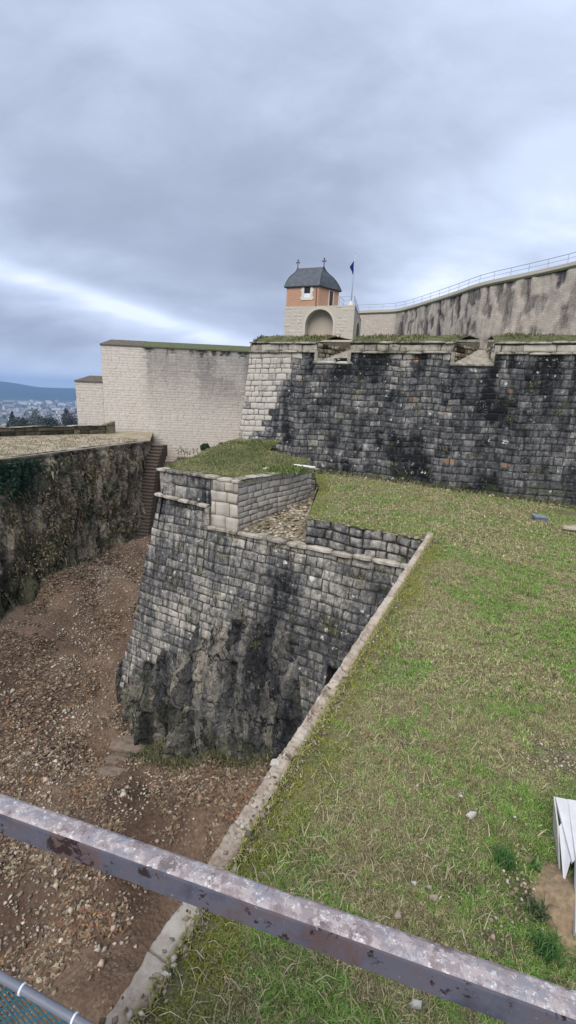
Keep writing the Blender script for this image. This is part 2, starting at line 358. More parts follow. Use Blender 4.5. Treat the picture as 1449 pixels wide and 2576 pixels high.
def chips(name, P, size, colr, m, parent=None, flat=.55):
    """Small angular stones (irregular octahedra)."""
    n = len(P); D = np.array([(1, 0, 0), (0, 1, 0), (-1, 0, 0), (0, -1, 0), (0, 0, 1), (0, 0, -1)], float)
    s = np.broadcast_to(size, (n,)); a = rng.uniform(0, 6.28, n); ca, sa = np.cos(a), np.sin(a)
    K = D[None]*rng.uniform(.55, 1.25, (n, 6, 1))*s[:, None, None]*.5; K[:, :, 2] *= flat
    K[:, 4, :2] += rng.normal(0, .12, (n, 2))*s[:, None]; K[:, :, 1] *= rng.uniform(.5, 1., (n, 1))
    X = K[:, :, 0]*ca[:, None]-K[:, :, 1]*sa[:, None]; Y = K[:, :, 0]*sa[:, None]+K[:, :, 1]*ca[:, None]
    V = np.stack([X, Y, K[:, :, 2]], -1)+P[:, None]
    f = np.array([(0, 1, 4), (1, 2, 4), (2, 3, 4), (3, 0, 4), (1, 0, 5), (2, 1, 5), (3, 2, 5), (0, 3, 5)])
    return mob(name, V.reshape(-1, 3), (f[None]+(np.arange(n)*6)[:, None, None]).reshape(-1, 3), m, parent, {'col': np.repeat(colr, 6, 0)})
def pal(cols, n, w=None, v=.2):
    cols = np.array(cols); i = rng.choice(len(cols), n, p=None if w is None else np.array(w)/sum(w))
    return np.clip(cols[i]*rng.uniform(1-v, 1+v, (n, 1))*rng.uniform(.93, 1.07, (n, 3)), 0, 1)

HAZE = 1.5e-4; SUN_E = 1.5; EXPO = 1.10
LAWN_GAIN = 1.5
MASSES = [(430, 420, .55, .16, -8, -.22), (620, 640, .42, .07, -14, -.18), (1330, 480, .36, .13, 28, .48), (1400, 640, .3, .08, 10, .25), (1000, 130, .5, .14, 10, .06), (110, 722, .26, .022, -10, .34), (430, 810, .34, .017, -12, .32),
          (90, 850, .26, .035, -10, -.20), (60, 560, .3, .04, 10, -.1), (60, 470, .25, .05, 0, .14)]
# ================================================================== SETTING: far terrain, hills, haze
def hill_z(az, r):
    H = np.interp(az, [-180, -120, -70, -45, -36, -31.6, -30, -28.2, -26.5, -24.6, -15, 20, 60, 120, 180], [60, 90, 120, 95, 72, 62, 42, 12, 10, 13, 35, 70, 90, 60, 60])
    H = H + (fbm(az*.35, r*.0006, s=40)-.5)*14
    return H
def terr_z(x, y):
    r = np.hypot(x, y); az = np.degrees(np.arctan2(x, y))
    z = -17 - 103*sm(75, 1050, r)**.85
    z = z + (fbm(x*.004, y*.004, s=41)-.5)*6*sm(300, 900, r)*(1-sm(4300, 5000, r))
    k = sm(4900, 6500, r)**.9
    return z*(1-k) + hill_z(az, r)*k + (fbm(x*.0012, y*.0012, s=44)-.5)*40*k*(1-sm(6000, 6500, r))
rr = np.r_[0, 30, 55, 75, 100, 140, 200, 280, 370, 470, 600, 750, 900, 1100, 1400, 1800, 2300, 2900, 3500, 4100, 4600, 4900, 5050, 5200, 5350, 5500, 5700, 5900, 6100, 6300, 6500, 7000, 8000, 9000.]
aa = np.radians(np.linspace(-180, 180, 361)); AA, RR = np.meshgrid(aa, rr); TX, TY = RR*np.sin(AA), RR*np.cos(AA)
tV = np.stack([TX, TY, terr_z(TX, TY)], -1).reshape(-1, 3)
t = NT('valley_ground'); ob = t.coord()
c1 = t.ramp(t.noise(ob, .012, 6, .6), [(.35, (.035, .05, .025)), (.55, (.09, .10, .05)), (.7, (.16, .14, .11))])
c2 = t.ramp(t.noise(ob, .02, 8, .7), [(.35, (.018, .03, .018)), (.65, (.045, .06, .035))])
sp = t.n('ShaderNodeSeparateXYZ'); t.put(sp.inputs[0], ob)
t.col(t.mix(t.step(sp.outputs[2], -117, -100), c1, c2))
o = mob('terrain', tV, grid(361, len(rr)), t.m, smooth=True); tag(o, kind='structure')

hz = NT('haze_air'); hz.t.nodes.remove(hz.b)
pv = hz.n('ShaderNodeVolumePrincipled'); pv.inputs['Color'].default_value = (.37, .60, 1., 1); pv.inputs['Density'].default_value = HAZE
pv.inputs['Anisotropy'].default_value = .2
hz.t.links.new(pv.outputs[0], hz.out.inputs['Volume'])
b = MB(); b.box(-9100, 9100, -9100, 9100, -135, 170); o = b.build('haze', hz.m); tag(o, kind='stuff')

# ------------------------------------------------------------------ far town
rt = simple('town_roof_tiles', (.30, .19, .15), .9, .25, .05, bump=0); rt2 = simple('town_grey_roof', (.34, .33, .34), .9, .2, .05, bump=0)
wl = [simple('town_render_'+n, c, .9, .08, .02, bump=0) for n, c in (('white', (.80, .77, .73)), ('cream', (.68, .60, .50)), ('rose', (.62, .50, .45)), ('grey', (.55, .54, .55)))]
wn = simple('town_window_glass', (.06, .07, .09), .3, .2, .1, bump=0)
def house_mesh(L_, W_, H_, roof, wm, rm):
    b = MB(); b.box(-L_/2, L_/2, -W_/2, W_/2, -3, H_)
    for f in range(max(1, int(H_/3.2))):
        for k in range(max(2, int(L_/3.4))):
            x = -L_/2+1.4+k*3.4
            if x+1.2 < L_/2:
                b.box(x, x+1.3, -W_/2-.05, -W_/2+.05, f*3.2+1, f*3.2+2.4, 2)
    if roof == 'gable':
        e = .5; h = W_*.24
        b.add([(-L_/2-e, -W_/2-e, H_), (L_/2+e, -W_/2-e, H_), (L_/2+e, W_/2+e, H_), (-L_/2-e, W_/2+e, H_), (-L_/2-e, 0, H_+h), (L_/2+e, 0, H_+h)],
              [(3, 2, 1, 0), (0, 1, 5, 4), (2, 3, 4, 5), (0, 4, 3), (1, 2, 5)], 1)
    elif roof == 'hip':
        e = .5; h = W_*.26; q = W_*.45
        b.add([(-L_/2-e, -W_/2-e, H_), (L_/2+e, -W_/2-e, H_), (L_/2+e, W_/2+e, H_), (-L_/2-e, W_/2+e, H_), (-L_/2+q, 0, H_+h), (L_/2-q, 0, H_+h)],
              [(3, 2, 1, 0), (0, 1, 5, 4), (2, 3, 4, 5), (0, 4, 3), (1, 2, 5)], 1)
    else:
        b.box(-L_/2-.2, L_/2+.2, -W_/2-.2, W_/2+.2, H_, H_+.7, 1); b.box(-L_/6, L_/8, -W_/5, W_/5, H_+.7, H_+2.8, 1)
    return b, [wm, rm, wn]
kinds = []
for nm, L_, W_, H_, rf, wi, rm, lab in [
        ('house', 13, 9, 6, 'gable', 0, rt, 'small white gabled house among many in the far valley town'),
        ('house', 11, 10, 7, 'hip', 1, rt, 'cream house with brown hipped roof in the far valley town'),
        ('house', 16, 10, 6.5, 'gable', 2, rt2, 'rose house with grey gabled roof in the far valley town'),
        ('apartment_block', 46, 13, 15, 'flat', 0, rt2, 'long white flat roofed apartment block in the far town'),
        ('apartment_block', 60, 14, 12, 'hip', 2, rt, 'long rose apartment block with tiled roof in the far town'),
        ('apartment_block', 26, 16, 21, 'flat', 3, rt2, 'tall grey flat roofed block in the far valley town'),
        ('warehouse', 70, 40, 9, 'flat', 0, rt2, 'broad white warehouse with flat roof in the far town')]:
    b, ms = house_mesh(L_, W_, H_, rf, wl[wi], rm)
    o = b.build(nm, ms); kinds.append((o, lab, nm, L_)); o['used'] = 0
CAT = {'house': 'house', 'apartment_block': 'building', 'warehouse': 'warehouse'}
placed = []; tries = 0
while len(placed) < 285 and tries < 20000:
    tries += 1
    az = math.radians(random.uniform(-33.5, -24)); r = 1250*(4900/1250)**random.random()
    k = random.choices(range(7), [5, 5, 4, 1.5 if r > 1600 else .6, 1.2 if r > 2000 else .3, 1.0, .7 if r > 2200 else .1])[0]
    x, y = r*math.sin(az), r*math.cos(az); L_ = kinds[k][3]
    if any(math.hypot(x-p[0], y-p[1]) < (L_+p[2])*.5+4 for p in placed): continue
    placed.append((x, y, L_, k))
for x, y, L_, k in placed:
    src, lab, nm, _ = kinds[k]
    o = src
    if src['used']: o = src.copy(); C.objects.link(o)
    src['used'] = 1
    o.location = (x, y, float(terr_z(x, y))); o.rotation_euler = (0, 0, random.gauss(.5, .5))
    tag(o, lab, CAT[nm], {'house': 'houses of the far valley town', 'apartment_block': 'apartment blocks of the far town', 'warehouse': 'warehouses of the far town'}[nm])
for o, *_ in kinds:
    if not o['used']: bpy.data.objects.remove(o)
for o in list(C.objects):
    if 'used' in o: del o['used']
# one named large white hall in front
# ------------------------------------------------------------------ far trees: trunk + crown of leaf clumps
def tree(name, loc, h, w, colr, lab, cat='tree', n=700, conical=False, group=None, leaf=None, trunkh=.3):
    r_ = empty(name, tuple(loc)); tag(r_, lab, cat, group)
    b = MB(); x, y, z = loc
    b.tube([(x, y, z), (x+.02*h, y, z+h*.35), (x, y+.02*h, z+h*.8)], [h*.035, h*.025, h*.006], 6)
    for k in range(5):
        a = random.random()*6.28; b.tube([(x, y, z+h*(.3+.08*k)), (x+math.cos(a)*w*.35, y+math.sin(a)*w*.35, z+h*(.45+.08*k))], [h*.014, h*.004], 5)
    b.build('trunk', m_bark, r_)
    cl = rng.normal(0, 1, (22, 3)); cl /= np.linalg.norm(cl, axis=1)[:, None]; cl *= rng.uniform(.2, .95, (22, 1))
    i = rng.integers(0, 22, n); P = cl[i] + rng.normal(0, .2, (n, 3))
    zz = P[:, 2]; sc_ = np.clip(1-.55*(zz+1)/2, .1, 1) if conical else 1.
    P = np.stack([x+P[:, 0]*w*.5*sc_, y+P[:, 1]*w*.5*sc_, z+h*trunkh+(zz*.5+.5)*h*(1-trunkh)], -1)
    sh = rng.uniform(.7, 1.3, 22)[i][:, None]
    flakes('crown', P, rng.normal(0, 1, (n, 3)), leaf or w*.13, np.clip(np.array(colr)*sh*rng.uniform(.7, 1.3, (n, 1)), 0, 1), m_leaf, r_, tilt=.6)
    return r_
m_bark = simple('tree_bark', (.10, .08, .06), .95, .3, 8)
for px, py, Y, h, w, cn, cl_, lb in [(100, 1052, 420, 17, 15, False, (.11, .12, .10), 'grey leafless looking round tree beyond the low parapet'),
        (168, 1050, 430, 21, 13, True, (.035, .05, .045), 'tall dark conical tree beyond the low parapet'),
        (30, 1060, 380, 13, 9, True, (.035, .04, .05), 'dark bushy tree at the far left beyond the parapet'),
        (128, 1062, 360, 11, 15, False, (.06, .08, .05), 'low green tree between the grey and the conical tree'),
        (184, 1058, 350, 13, 16, False, (.09, .09, .075), 'grey brown tree next to the stepped pale wall end'),
        (60, 1064, 330, 9, 16, False, (.07, .09, .055), 'low wide green tree left of the grey round tree')]:
    p = PY(px, py, Y); z = min(float(terr_z(p[0], p[1])), p[2]-h*.6)
    z = float(terr_z(p[0], p[1])); h2 = p[2]-z+h*.5
    tree('tree', (p[0], p[1], z), h2, w, cl_, lb, n=1500, conical=cn, leaf=1.1, trunkh=max(.1, 1-h*1.3/h2))
for k in range(70):
    az = math.radians(random.uniform(-33, -24)); r = random.uniform(1100, 4300); x, y = r*math.sin(az), r*math.cos(az)
    if any(math.hypot(x-p[0], y-p[1]) < p[2]*.5+7 for p in placed): continue
    tree('tree', (x, y, float(terr_z(x, y))), random.uniform(9, 16), random.uniform(9, 18), random.choice([(.06, .08, .05), (.09, .09, .07), (.04, .06, .045)]),
         'small dull green tree between the houses of the far town', n=160, leaf=2.6, trunkh=.12, group='trees in the far town')

# ================================================================== DITCH FLOOR
ctrl = np.array([(-15.65, 23.2, -12.5), (-14.4, 27.6, -11.25), (-12.05, 35.5, -11.2), (-17, 18, -13.2), (-20, 10, -13.6), (-6.25, 17.6, -15.3), (-4.5, 16.1, -14.95), (-1.5, 14.9, -13.7), (0, 14.2, -12.9), (1.2, 13.7, -12.6),
                 (-3, 11, -14.8), (-1, 6, -14.6), (-8, 8, -15.2), (-14, 12, -14.6), (-8, 19.5, -14.6), (-10, 22, -13.6), (-11, 30, -11.9), (-8, 28, -12.5), (-10.3, 39.5, -8.2), (-9, 40, -8.3), (-10.2, 42, -6.1), (-10.2, 45, -6.6), (-6, 45, -6.4), (-2, 24, -12), (2, 8, -14), (-5, -4, -14.5), (-18, -4, -14)])
def floor_z(x, y):
    x = np.asarray(x, float); y = np.asarray(y, float); d = 1/((x[..., None]-ctrl[:, 0])**2+(y[..., None]-ctrl[:, 1])**2+.3)**1.6
    return (d*ctrl[:, 2]).sum(-1)/d.sum(-1) + (fbm(x*.5, y*.5, s=50)-.5)*.7 + (fbm(x*2.2, y*2.2, s=51)-.5)*.22
gx, gy = np.meshgrid(np.arange(-24, 6.01, .2), np.arange(-6, 49.01, .2))
t = NT('ditch_earth'); ob = t.coord()
n1 = t.noise(ob, .45, 6, .62); n2 = t.noise(ob, 7, 8, .7)
n1 = t.math('ADD', t.math('MULTIPLY', n1, .55), t.math('MULTIPLY', t.noise(ob, .14, 3, .5), .45)); c = t.ramp(t.math('ADD', t.math('MULTIPLY', n1, .6), t.math('MULTIPLY', n2, .4)), [(.36, (.075, .052, .036)), (.47, (.15, .098, .066)), (.56, (.22, .152, .104)), (.68, (.34, .28, .21))])
c = t.mix(t.step(t.noise(ob, .2, 5, .6), .44, .58), c, t.mix(1., c, (.62, .60, .60), 'MULTIPLY')); g = t.vor(ob, 9., out='Distance'); c = t.mix(t.math('MULTIPLY', t.step(g, .42, .1), t.step(t.noise(ob, .8, 4), .45, .65)), c, (.36, .30, .24))
t.col(c); t.bump(t.math('ADD', n2, t.math('MULTIPLY', g, .5)), .8, .08)
o = mob('ditch_floor', np.stack([gx, gy, floor_z(gx, gy)], -1).reshape(-1, 3), grid(gx.shape[1], gx.shape[0]), t.m, smooth=True); tag(o, kind='structure')
def scat(n, xr, yr, f=None):
    P = np.stack([rng.uniform(*xr, n), rng.uniform(*yr, n)], -1)
    return P if f is None else P[f(P)]
P = scat(230000, (-17, 3), (3, 42), lambda P: (rng.random(len(P)) < np.clip(1.25-P[:, 1]/38, .2, 1)*.9*sm(.46, .57, fbm(P[:, 0]*.7, P[:, 1]*.7, s=60))*1.))
z = floor_z(P[:, 0], P[:, 1])
red = sm(.42, .58, fbm(P[:, 0]*.35, P[:, 1]*.35, s=61))*sm(22, 9, P[:, 1])
cA = pal([(.34, .25, .16), (.22, .15, .09), (.13, .085, .055), (.44, .36, .25), (.10, .07, .05)], len(P), [3, 4, 4, 1.6, 3]); cB = pal([(.34, .15, .06), (.25, .11, .05), (.42, .25, .10), (.14, .07, .045)], len(P), [2, 3, 1.2, 3])
cc = np.where((rng.random(len(P)) < red*.75)[:, None], cB, cA)
o = flakes('fallen_leaves', np.stack([P[:, 0], P[:, 1], z+.02], -1), np.tile([0, 0, 1.], (len(P), 1)), rng.uniform(.05, .12, len(P))*(1+P[:, 1]/60), cc*.72+np.array([.18, .135, .10])*.28, m_leaf, tilt=.30)
tag(o, 'brown and tan dead leaves strewn over the ditch floor', 'leaves', kind='stuff')
P = scat(60000, (-17, 2.5), (3, 38), lambda P: rng.random(len(P)) < np.maximum(sm(.50, .60, fbm(P[:, 0]*.4+9, P[:, 1]*.4, s=63))*.5, np.exp(-((P[:, 0]-np.interp(P[:, 1], [10, 17, 22, 30], [-8.5, -9., -11., -12.3]))/1.3)**2)*sm(.3, .55, fbm(P[:, 0], P[:, 1], s=64)))+.03)
z = floor_z(P[:, 0], P[:, 1])
o = chips('gravel', np.stack([P[:, 0], P[:, 1], z+.02], -1), rng.gamma(3, .03, len(P))+.03, pal([(.42, .35, .27), (.30, .245, .18), (.56, .50, .41), (.2, .155, .115)], len(P), [3, 3, 1.2, 1.4]), m_chip)
tag(o, 'loose pale rubble and gravel scattered on the ditch floor', 'gravel', kind='stuff')
m_bld = simple('brown_boulder', (.20, .155, .12), .95, .3, 3, bump=.6)
for px, py, s_, lb in [(318, 1868, .9, 'large flat brown boulder touching the left foot of the bastion'), (294, 1908, .75, 'brown slab boulder just below the boulder at the bastion foot'), (285, 1942, .8, 'low wedge shaped slab lowest of the three at the bastion foot')]:
    q = PZ(px, py, -15.2); z0 = float(floor_z(q[0], q[1])); q = PZ(px, py, z0+.1)
    th = np.linspace(0, 6.283, 12, endpoint=False); V = []
    for lv, (sc_, hz_) in enumerate([(1., -.35), (.95, .02), (.72, .11), (.35, .14)]):
        for k, a in enumerate(th):
            rr_ = s_*sc_*(.45+1.0*vn(a*1.1, lv*.35, s=int(px)))
            V.append((q[0]+math.cos(a)*rr_*1.1, q[1]+math.sin(a)*rr_*.6, z0+hz_*s_+.05*random.random()))
    Fc = [(l*12+k, l*12+(k+1) % 12, (l+1)*12+(k+1) % 12, (l+1)*12+k) for l in range(3) for k in range(12)]+[tuple(range(36, 48))]
    o = mob('boulder', V, Fc, m_bld); tag(o, lb, 'boulder')

# ================================================================== COUNTERSCARP (left, overgrown)
CS = Fr((-16.06, 25.34), (-11.82, 39.18), -3.9, .12)
root = empty('counterscarp_wall', (-16, 25, -12)); tag(root, 'rough overgrown brown retaining wall along the left side of the ditch', 'retaining wall')
uu = np.arange(-22, 14.31, .085); zz = np.arange(-14.2, -3.89, .085); UU, ZZ = np.meshgrid(uu, zz)
ri = fbm(UU*1.5+fbm(UU*.5, ZZ*.5, s=3)*2, ZZ*.42, s=70, o=5); H = (ri-.5)*1.3 + (fbm(UU*4, ZZ*1.6, s=71)-.5)*.6
H = H*(1-np.exp(-((UU-12.9)/.5)**2-((ZZ+6)/1.2)**2))*sm(-3.9, -4.6, ZZ)*sm(14.5, 13.2, UU)+.12*sm(-4.2, -4.0, ZZ)
V = CS.S(UU, ZZ, H).reshape(-1, 3); UV = np.stack([UU, ZZ], -1).reshape(-1, 2)
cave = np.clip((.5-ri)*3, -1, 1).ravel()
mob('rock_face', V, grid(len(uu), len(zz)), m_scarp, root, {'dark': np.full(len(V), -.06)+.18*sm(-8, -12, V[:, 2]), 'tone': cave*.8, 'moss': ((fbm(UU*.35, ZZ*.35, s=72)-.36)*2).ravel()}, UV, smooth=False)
courseline('coping', Fr(CS.O-CS.d*22, CS.S(14.4, 0)[:2], -3.9), 0, 36.4, lambda u: -3.84, .35, .05, .12, m_cope, root, slen=1.1)
# return of the wall beside the stair
cr0 = CS.S(14.35, -3.9)[:2]; cr1 = PY(386, 1120, 48)[:2]
RT = Fr(cr0, cr1, -3.9, 0.)
masonry('return_face', RT, -3.95, -12, 0, RT.L, .3, .5, m_rubble, root, lambda u, z, uc, zc: np.full(len(u), .5), dep=.08, bulge=.04)
q0 = CS.S(13.0, -5.4, .12); b = MB()
for a_, b_ in ((-.16, -.12), (.12, .16)): b.hexa([CS.S(12.9+a_, -6.6, .3), CS.S(12.9+b_, -6.6, .3), CS.S(12.9+b_, -6.6, -.3), CS.S(12.9+a_, -6.6, -.3)]+[CS.S(12.9+a_, -5.4, .3), CS.S(12.9+b_, -5.4, .3), CS.S(12.9+b_, -5.4, -.3), CS.S(12.9+a_, -5.4, -.3)])
blk = simple('opening_shade_black', (.012, .012, .012), 1., .1, 3, bump=0)  # flat black colour standing in for the shade inside openings
b = MB(); b.hexa([CS.S(12.78, -6.6, .03), CS.S(13.02, -6.6, .03), CS.S(13.02, -6.6, -.3), CS.S(12.78, -6.6, -.3), CS.S(12.78, -5.4, .03), CS.S(13.02, -5.4, .03), CS.S(13.02, -5.4, -.3), CS.S(12.78, -5.4, -.3)]); b.build('niche_back', blk, root)  # solid black block painted as the slit's inner shade, no hollow behind
# ivy and dead creepers
n = 15000; u = rng.uniform(-9, 14, n); zq = rng.uniform(-12.6, -3.95, n)
d_ = fbm(u*.55, zq*.4, s=74)+(zq+8)*.012; k = rng.random(n) < sm(.44, .62, d_); u, zq = u[k], zq[k]
def cs_h(u, z): return (fbm(u*1.5+fbm(u*.5, z*.5, s=3)*2, z*.42, s=70, o=5)-.5)*1.3*sm(-3.9, -4.6, z)
P = CS.S(u, zq, cs_h(u, zq)+.06); n = len(P)
grn = (fbm(u*.35+2, zq*.35, s=75) > .52)[:, None]
cc = np.where(grn, pal([(.09, .12, .045), (.06, .085, .03), (.14, .15, .065)], n), pal([(.28, .22, .13), (.40, .31, .18), (.17, .13, .08)], n))
flakes('creepers', P, np.tile([CS.n[0], CS.n[1], .4], (n, 1)), rng.uniform(.07, .16, n), cc, m_leaf, root, tilt=.6)['kind'] = 'stuff'
n = 2300; u = rng.normal(.3, .85, n); zq = -4.1-np.abs(rng.gamma(2, .30, n)); P = CS.S(u, zq, cs_h(u, zq)+rng.uniform(.1, .35, n))
o = flakes('ivy', P, np.tile([CS.n[0], CS.n[1], .5], (n, 1)), .16, pal([(.02, .05, .03), (.03, .07, .035), (.015, .035, .02)], n), m_leaf, tilt=.6); tag(o, 'dark green ivy hanging over the left end of the ditch wall', 'ivy')
n = 9000; u = rng.uniform(-8, 14.2, n); zq = rng.uniform(-12.4, -4.05, n); k = rng.random(n) < sm(.34, .60, fbm(u*.9, zq*.5, s=174)); u, zq = u[k], zq[k]; n = len(u)
P = CS.S(u, zq, cs_h(u, zq)+rng.uniform(.0, .10, n)); L_ = rng.gamma(3, .04, n)+.06; ax = np.stack([rng.normal(0, .22, n), rng.normal(0, .22, n), -np.ones(n)], -1)+np.array([CS.n[0], CS.n[1], 0])*.12
sd = np.array([CS.d[0], CS.d[1], 0])*rng.uniform(.02, .055, n)[:, None]+np.array([CS.n[0], CS.n[1], 0])*rng.normal(0, .02, n)[:, None]
V = np.stack([P-sd, P+sd, P+ax*L_[:, None]+sd*.4, P+ax*L_[:, None]-sd*.4], 1).reshape(-1, 3)
gsel = (fbm(u*.3+1, zq*.3, s=175)+.02*(zq+8) > .50)[:, None]
cc = np.where(gsel & (rng.random((n, 1)) < .6), pal([(.11, .13, .05), (.16, .17, .075), (.07, .09, .035)], n), pal([(.36, .29, .20), (.26, .20, .13), (.48, .40, .29), (.16, .12, .075), (.30, .21, .11)], n, [3, 3, 1.4, 2, 1.5]))
mob('hanging_stems', V, np.arange(4*n).reshape(-1, 4), m_leaf, root, {'col': np.repeat(cc, 4, 0)})['kind'] = 'stuff'
# terrace on top of it
m_path = NT('dry_terrace_ground'); ob = m_path.coord(); n1 = m_path.noise(ob, .9, 8, .7); n2 = m_path.noise(m_path.mapping(ob, (.5, 2.2, 1)), 1.5, 6, .7)
m_path.col(m_path.ramp(m_path.math('ADD', m_path.math('MULTIPLY', n1, .5), m_path.math('MULTIPLY', n2, .5)), [(.38, (.10, .10, .05)), (.45, (.26, .215, .13)), (.52, (.40, .33, .24)), (.66, (.56, .48, .38))]))
m_path.bump(n2, .5, .06)
ns = 60; V = []
wv = np.linspace(0, 12, 30)
UU, WW = np.meshgrid(np.linspace(-22, 14.33, 150), wv); V = CS.S(UU, -3.9, -WW); V[..., 2] = -3.9+.012*WW+(fbm(UU*.9, WW*1.3, s=78)-.5)*.1*sm(0, .6, WW)
V2 = RT.S(np.meshgrid(np.linspace(0, RT.L, 40), wv)[0], -3.9, -np.meshgrid(np.linspace(0, RT.L, 40), wv)[1]); V2[..., 2] = -3.905+.012*wv[:, None]
V = np.concatenate([V.reshape(-1, 3), V2.reshape(-1, 3)]); o = mob('terrace_path', V, np.concatenate([grid(150, 30), grid(40, 30)+4500]), m_path.m, smooth=True); tag(o, kind='structure')
P = CS.S(rng.uniform(-9, 14, 3600), -3.9, -rng.uniform(.2, 9, 3600)); P[:, 2] = -3.83; P = P[P[:, 1] > 22]
o = blades('dry_grass', P, .14, .05, rng.uniform(.3, 1, len(P)), pal([(.34, .28, .17), (.14, .15, .06), (.24, .21, .12)], len(P)), m_leaf); tag(o, 'tufts of dry grass on the left terrace', 'grass', kind='stuff')
# low dark parapet at the terrace back
pa, pb = PZ(-60, 1100, -3.78), PZ(290, 1090, -3.85)
PF = Fr(pa[:2], pb[:2], -3.0); root = empty('low_parapet', tuple(pa)); tag(root, 'low dark mossy parapet wall with one raised end stone before the town view', 'wall')
masonry('masonry', PF, -3.16, -3.9, 0, PF.L, .36, 1.1, m_rubble, root, lambda u, z, uc, zc: np.full(len(u), .72), dep=.05, bulge=.03, tone=.3)
b = MB(); e0, e1 = PF.S(0, 0), PF.S(PF.L, 0); b.prism([PF.S(0, 0, -.06)[:2], PF.S(PF.L, 0, -.06)[:2], PF.S(PF.L, 0, -.5)[:2], PF.S(0, 0, -.5)[:2]], -4.1, -3.14); b.build('core', m_rubble, root)
courseline('coping', PF, 0, PF.L, lambda u: -3.06+.05*math.sin(u*1.7), .55, .05, .12, m_rubble, root, slen=1.0)
b = MB(); uE = PF.L; b.prism([PF.S(uE-.9, 0, .06)[:2], PF.S(uE, 0, .06)[:2], PF.S(uE, 0, -.55)[:2], PF.S(uE-.9, 0, -.55)[:2]], -4.1, [-3.0, -2.72, -2.74, -3.0]); b.build('end_stone', m_rubble, root)

# ================================================================== STAIR
root = empty('stone_staircase', (-11.5, 36, -11.4)); tag(root, 'steep narrow brown stone staircase climbing out of the ditch beside the overgrown wall', 'staircase')
m_step = stone('worn_brown_steps', [(0., (.22, .185, .15)), (.4, (.14, .112, .088)), (.8, (.065, .05, .04)), (1., (.04, .03, .02))], .3, .4, .4, jointc=(.05, .035, .025), bump=.8)
b = MB(); key = [CS.uz(x, y) for x, y in ((344, 1350), (350, 1300), (357, 1250), (362, 1200), (371, 1160), (386, 1118))]; NS = 29
zk = [k[1] for k in key]; uk_ = [k[0] for k in key]; zst = np.linspace(zk[0]-.2, zk[-1], NS+1); n3 = np.array([CS.n[0], CS.n[1], 0]); d3 = np.array([CS.d[0], CS.d[1], 0])
for i in range(NS):
    ua_ = np.interp(zst[i], zk, uk_); ub_ = max(np.interp(zst[i+1], zk, uk_), ua_+.1); g_ = CS.k*(CS.z0-zst[i]); j = random.uniform(-.02, .02)
    L0 = CS.O[0]+CS.d[0]*ua_, CS.O[1]+CS.d[1]*ua_; L1 = CS.O[0]+CS.d[0]*(ub_+.35), CS.O[1]+CS.d[1]*(ub_+.35)
    w1_ = g_+1.08+j; A_ = (L0[0]+CS.n[0]*(g_-.6), L0[1]+CS.n[1]*(g_-.6)); B_ = (L0[0]+CS.n[0]*w1_, L0[1]+CS.n[1]*w1_); C_ = (L1[0]+CS.n[0]*w1_, L1[1]+CS.n[1]*w1_); D2 = (L1[0]+CS.n[0]*(g_-.6), L1[1]+CS.n[1]*(g_-.6))
    b.prism([A_, B_, C_, D2], zst[i]-.7, zst[i+1]+j*.5)
    lip = .09; b.prism([tuple(np.array(A_)-CS.d*lip), tuple(np.array(B_)-CS.d*lip), tuple(np.array(B_)+CS.d*.02), tuple(np.array(A_)+CS.d*.02)], zst[i+1]-.07, zst[i+1]+.012)
b.build('steps', m_step, root)

# ================================================================== PALE CURTAIN WALL (centre left)
zc_ = 4.28
w0, w1 = PY(253, 868, 48.), PY(632, 885, 49.)
CW = Fr(w0[:2], w1[:2], w0[2]); zT = w0[2]
root = empty('curtain_wall', (w0[0], w0[1], -6)); tag(root, 'tall smooth pale stone wall with stepped left end closing the ditch', 'wall')
uk = CW.uz(358, 870)[0]; ul = CW.uz(189, 960)[0]; zlo = CW.uz(189, 960)[1]
def cwd(u, z, uc, zc):
    right = sm(uk-.3, uk+.5, uc); top = sm(-4.5, 3.5, z)
    return -.06+.04*(1-right)+right*(.56*top+.02) + .6*right*sm(.0, .16, fbm(u*2.6, z*.4, s=80)-.86+.42*sm(zT-1.5, zT-.1, z)) + .15*sm(.58, .66, fbm(uc*.25, zc*.22, s=81)) + .25*sm(CW.L-1.2, CW.L, u)*top
masonry('masonry', CW, zT, -8.2, 0, CW.L+2.5, .27, .6, m_far, root, cwd, dep=.008, bulge=.002, tone=.4, jk=.42, jf=lambda u, z: .15+.85*sm(uk-.5, uk+.6, u)*sm(-4, 1, z), jw=.012, wob=.015)
masonry('low_end_masonry', CW, zlo, -8.2, ul, -.01, .27, .6, m_far, root, lambda u, z, uc, zc: np.full(len(u), .10), dep=.008, bulge=.002, tone=.25, jk=.12, jw=.01, wob=.015)
b = MB(); b.prism([CW.S(.03, 0, -.06)[:2], CW.S(CW.L+2.5, 0, -.06)[:2], CW.S(CW.L+2.5, 0, -3.5)[:2], CW.S(.03, 0, -3.5)[:2]], -9, zT-.02)
b.prism([CW.S(ul+.03, 0, -.06)[:2], CW.S(.02, 0, -.06)[:2], CW.S(.02, 0, -3)[:2], CW.S(ul+.03, 0, -3)[:2]], -9, zlo-.02); b.build('core', m_far, root)
def hiproof(name, ua, ub, z, hz_, m, dl, dr):
    b = MB(); e = .08; P = [CW.S(ua-e, z, e), CW.S(ub, z, e), CW.S(ub, z, -3.4), CW.S(ua-e, z, -3.4), CW.S(ua+dl, z+hz_, -1.6), CW.S(ub-dr, z+hz_, -1.6)]
    P2 = [p-np.array([0, 0, .12]) for p in P[:4]]
    b.add(P+P2, [(0, 1, 5, 4), (1, 2, 5), (2, 3, 4, 5), (3, 0, 4), (6, 7, 1, 0), (7, 8, 2, 1), (8, 9, 3, 2), (9, 6, 0, 3)]); return b.build(name, m, root)
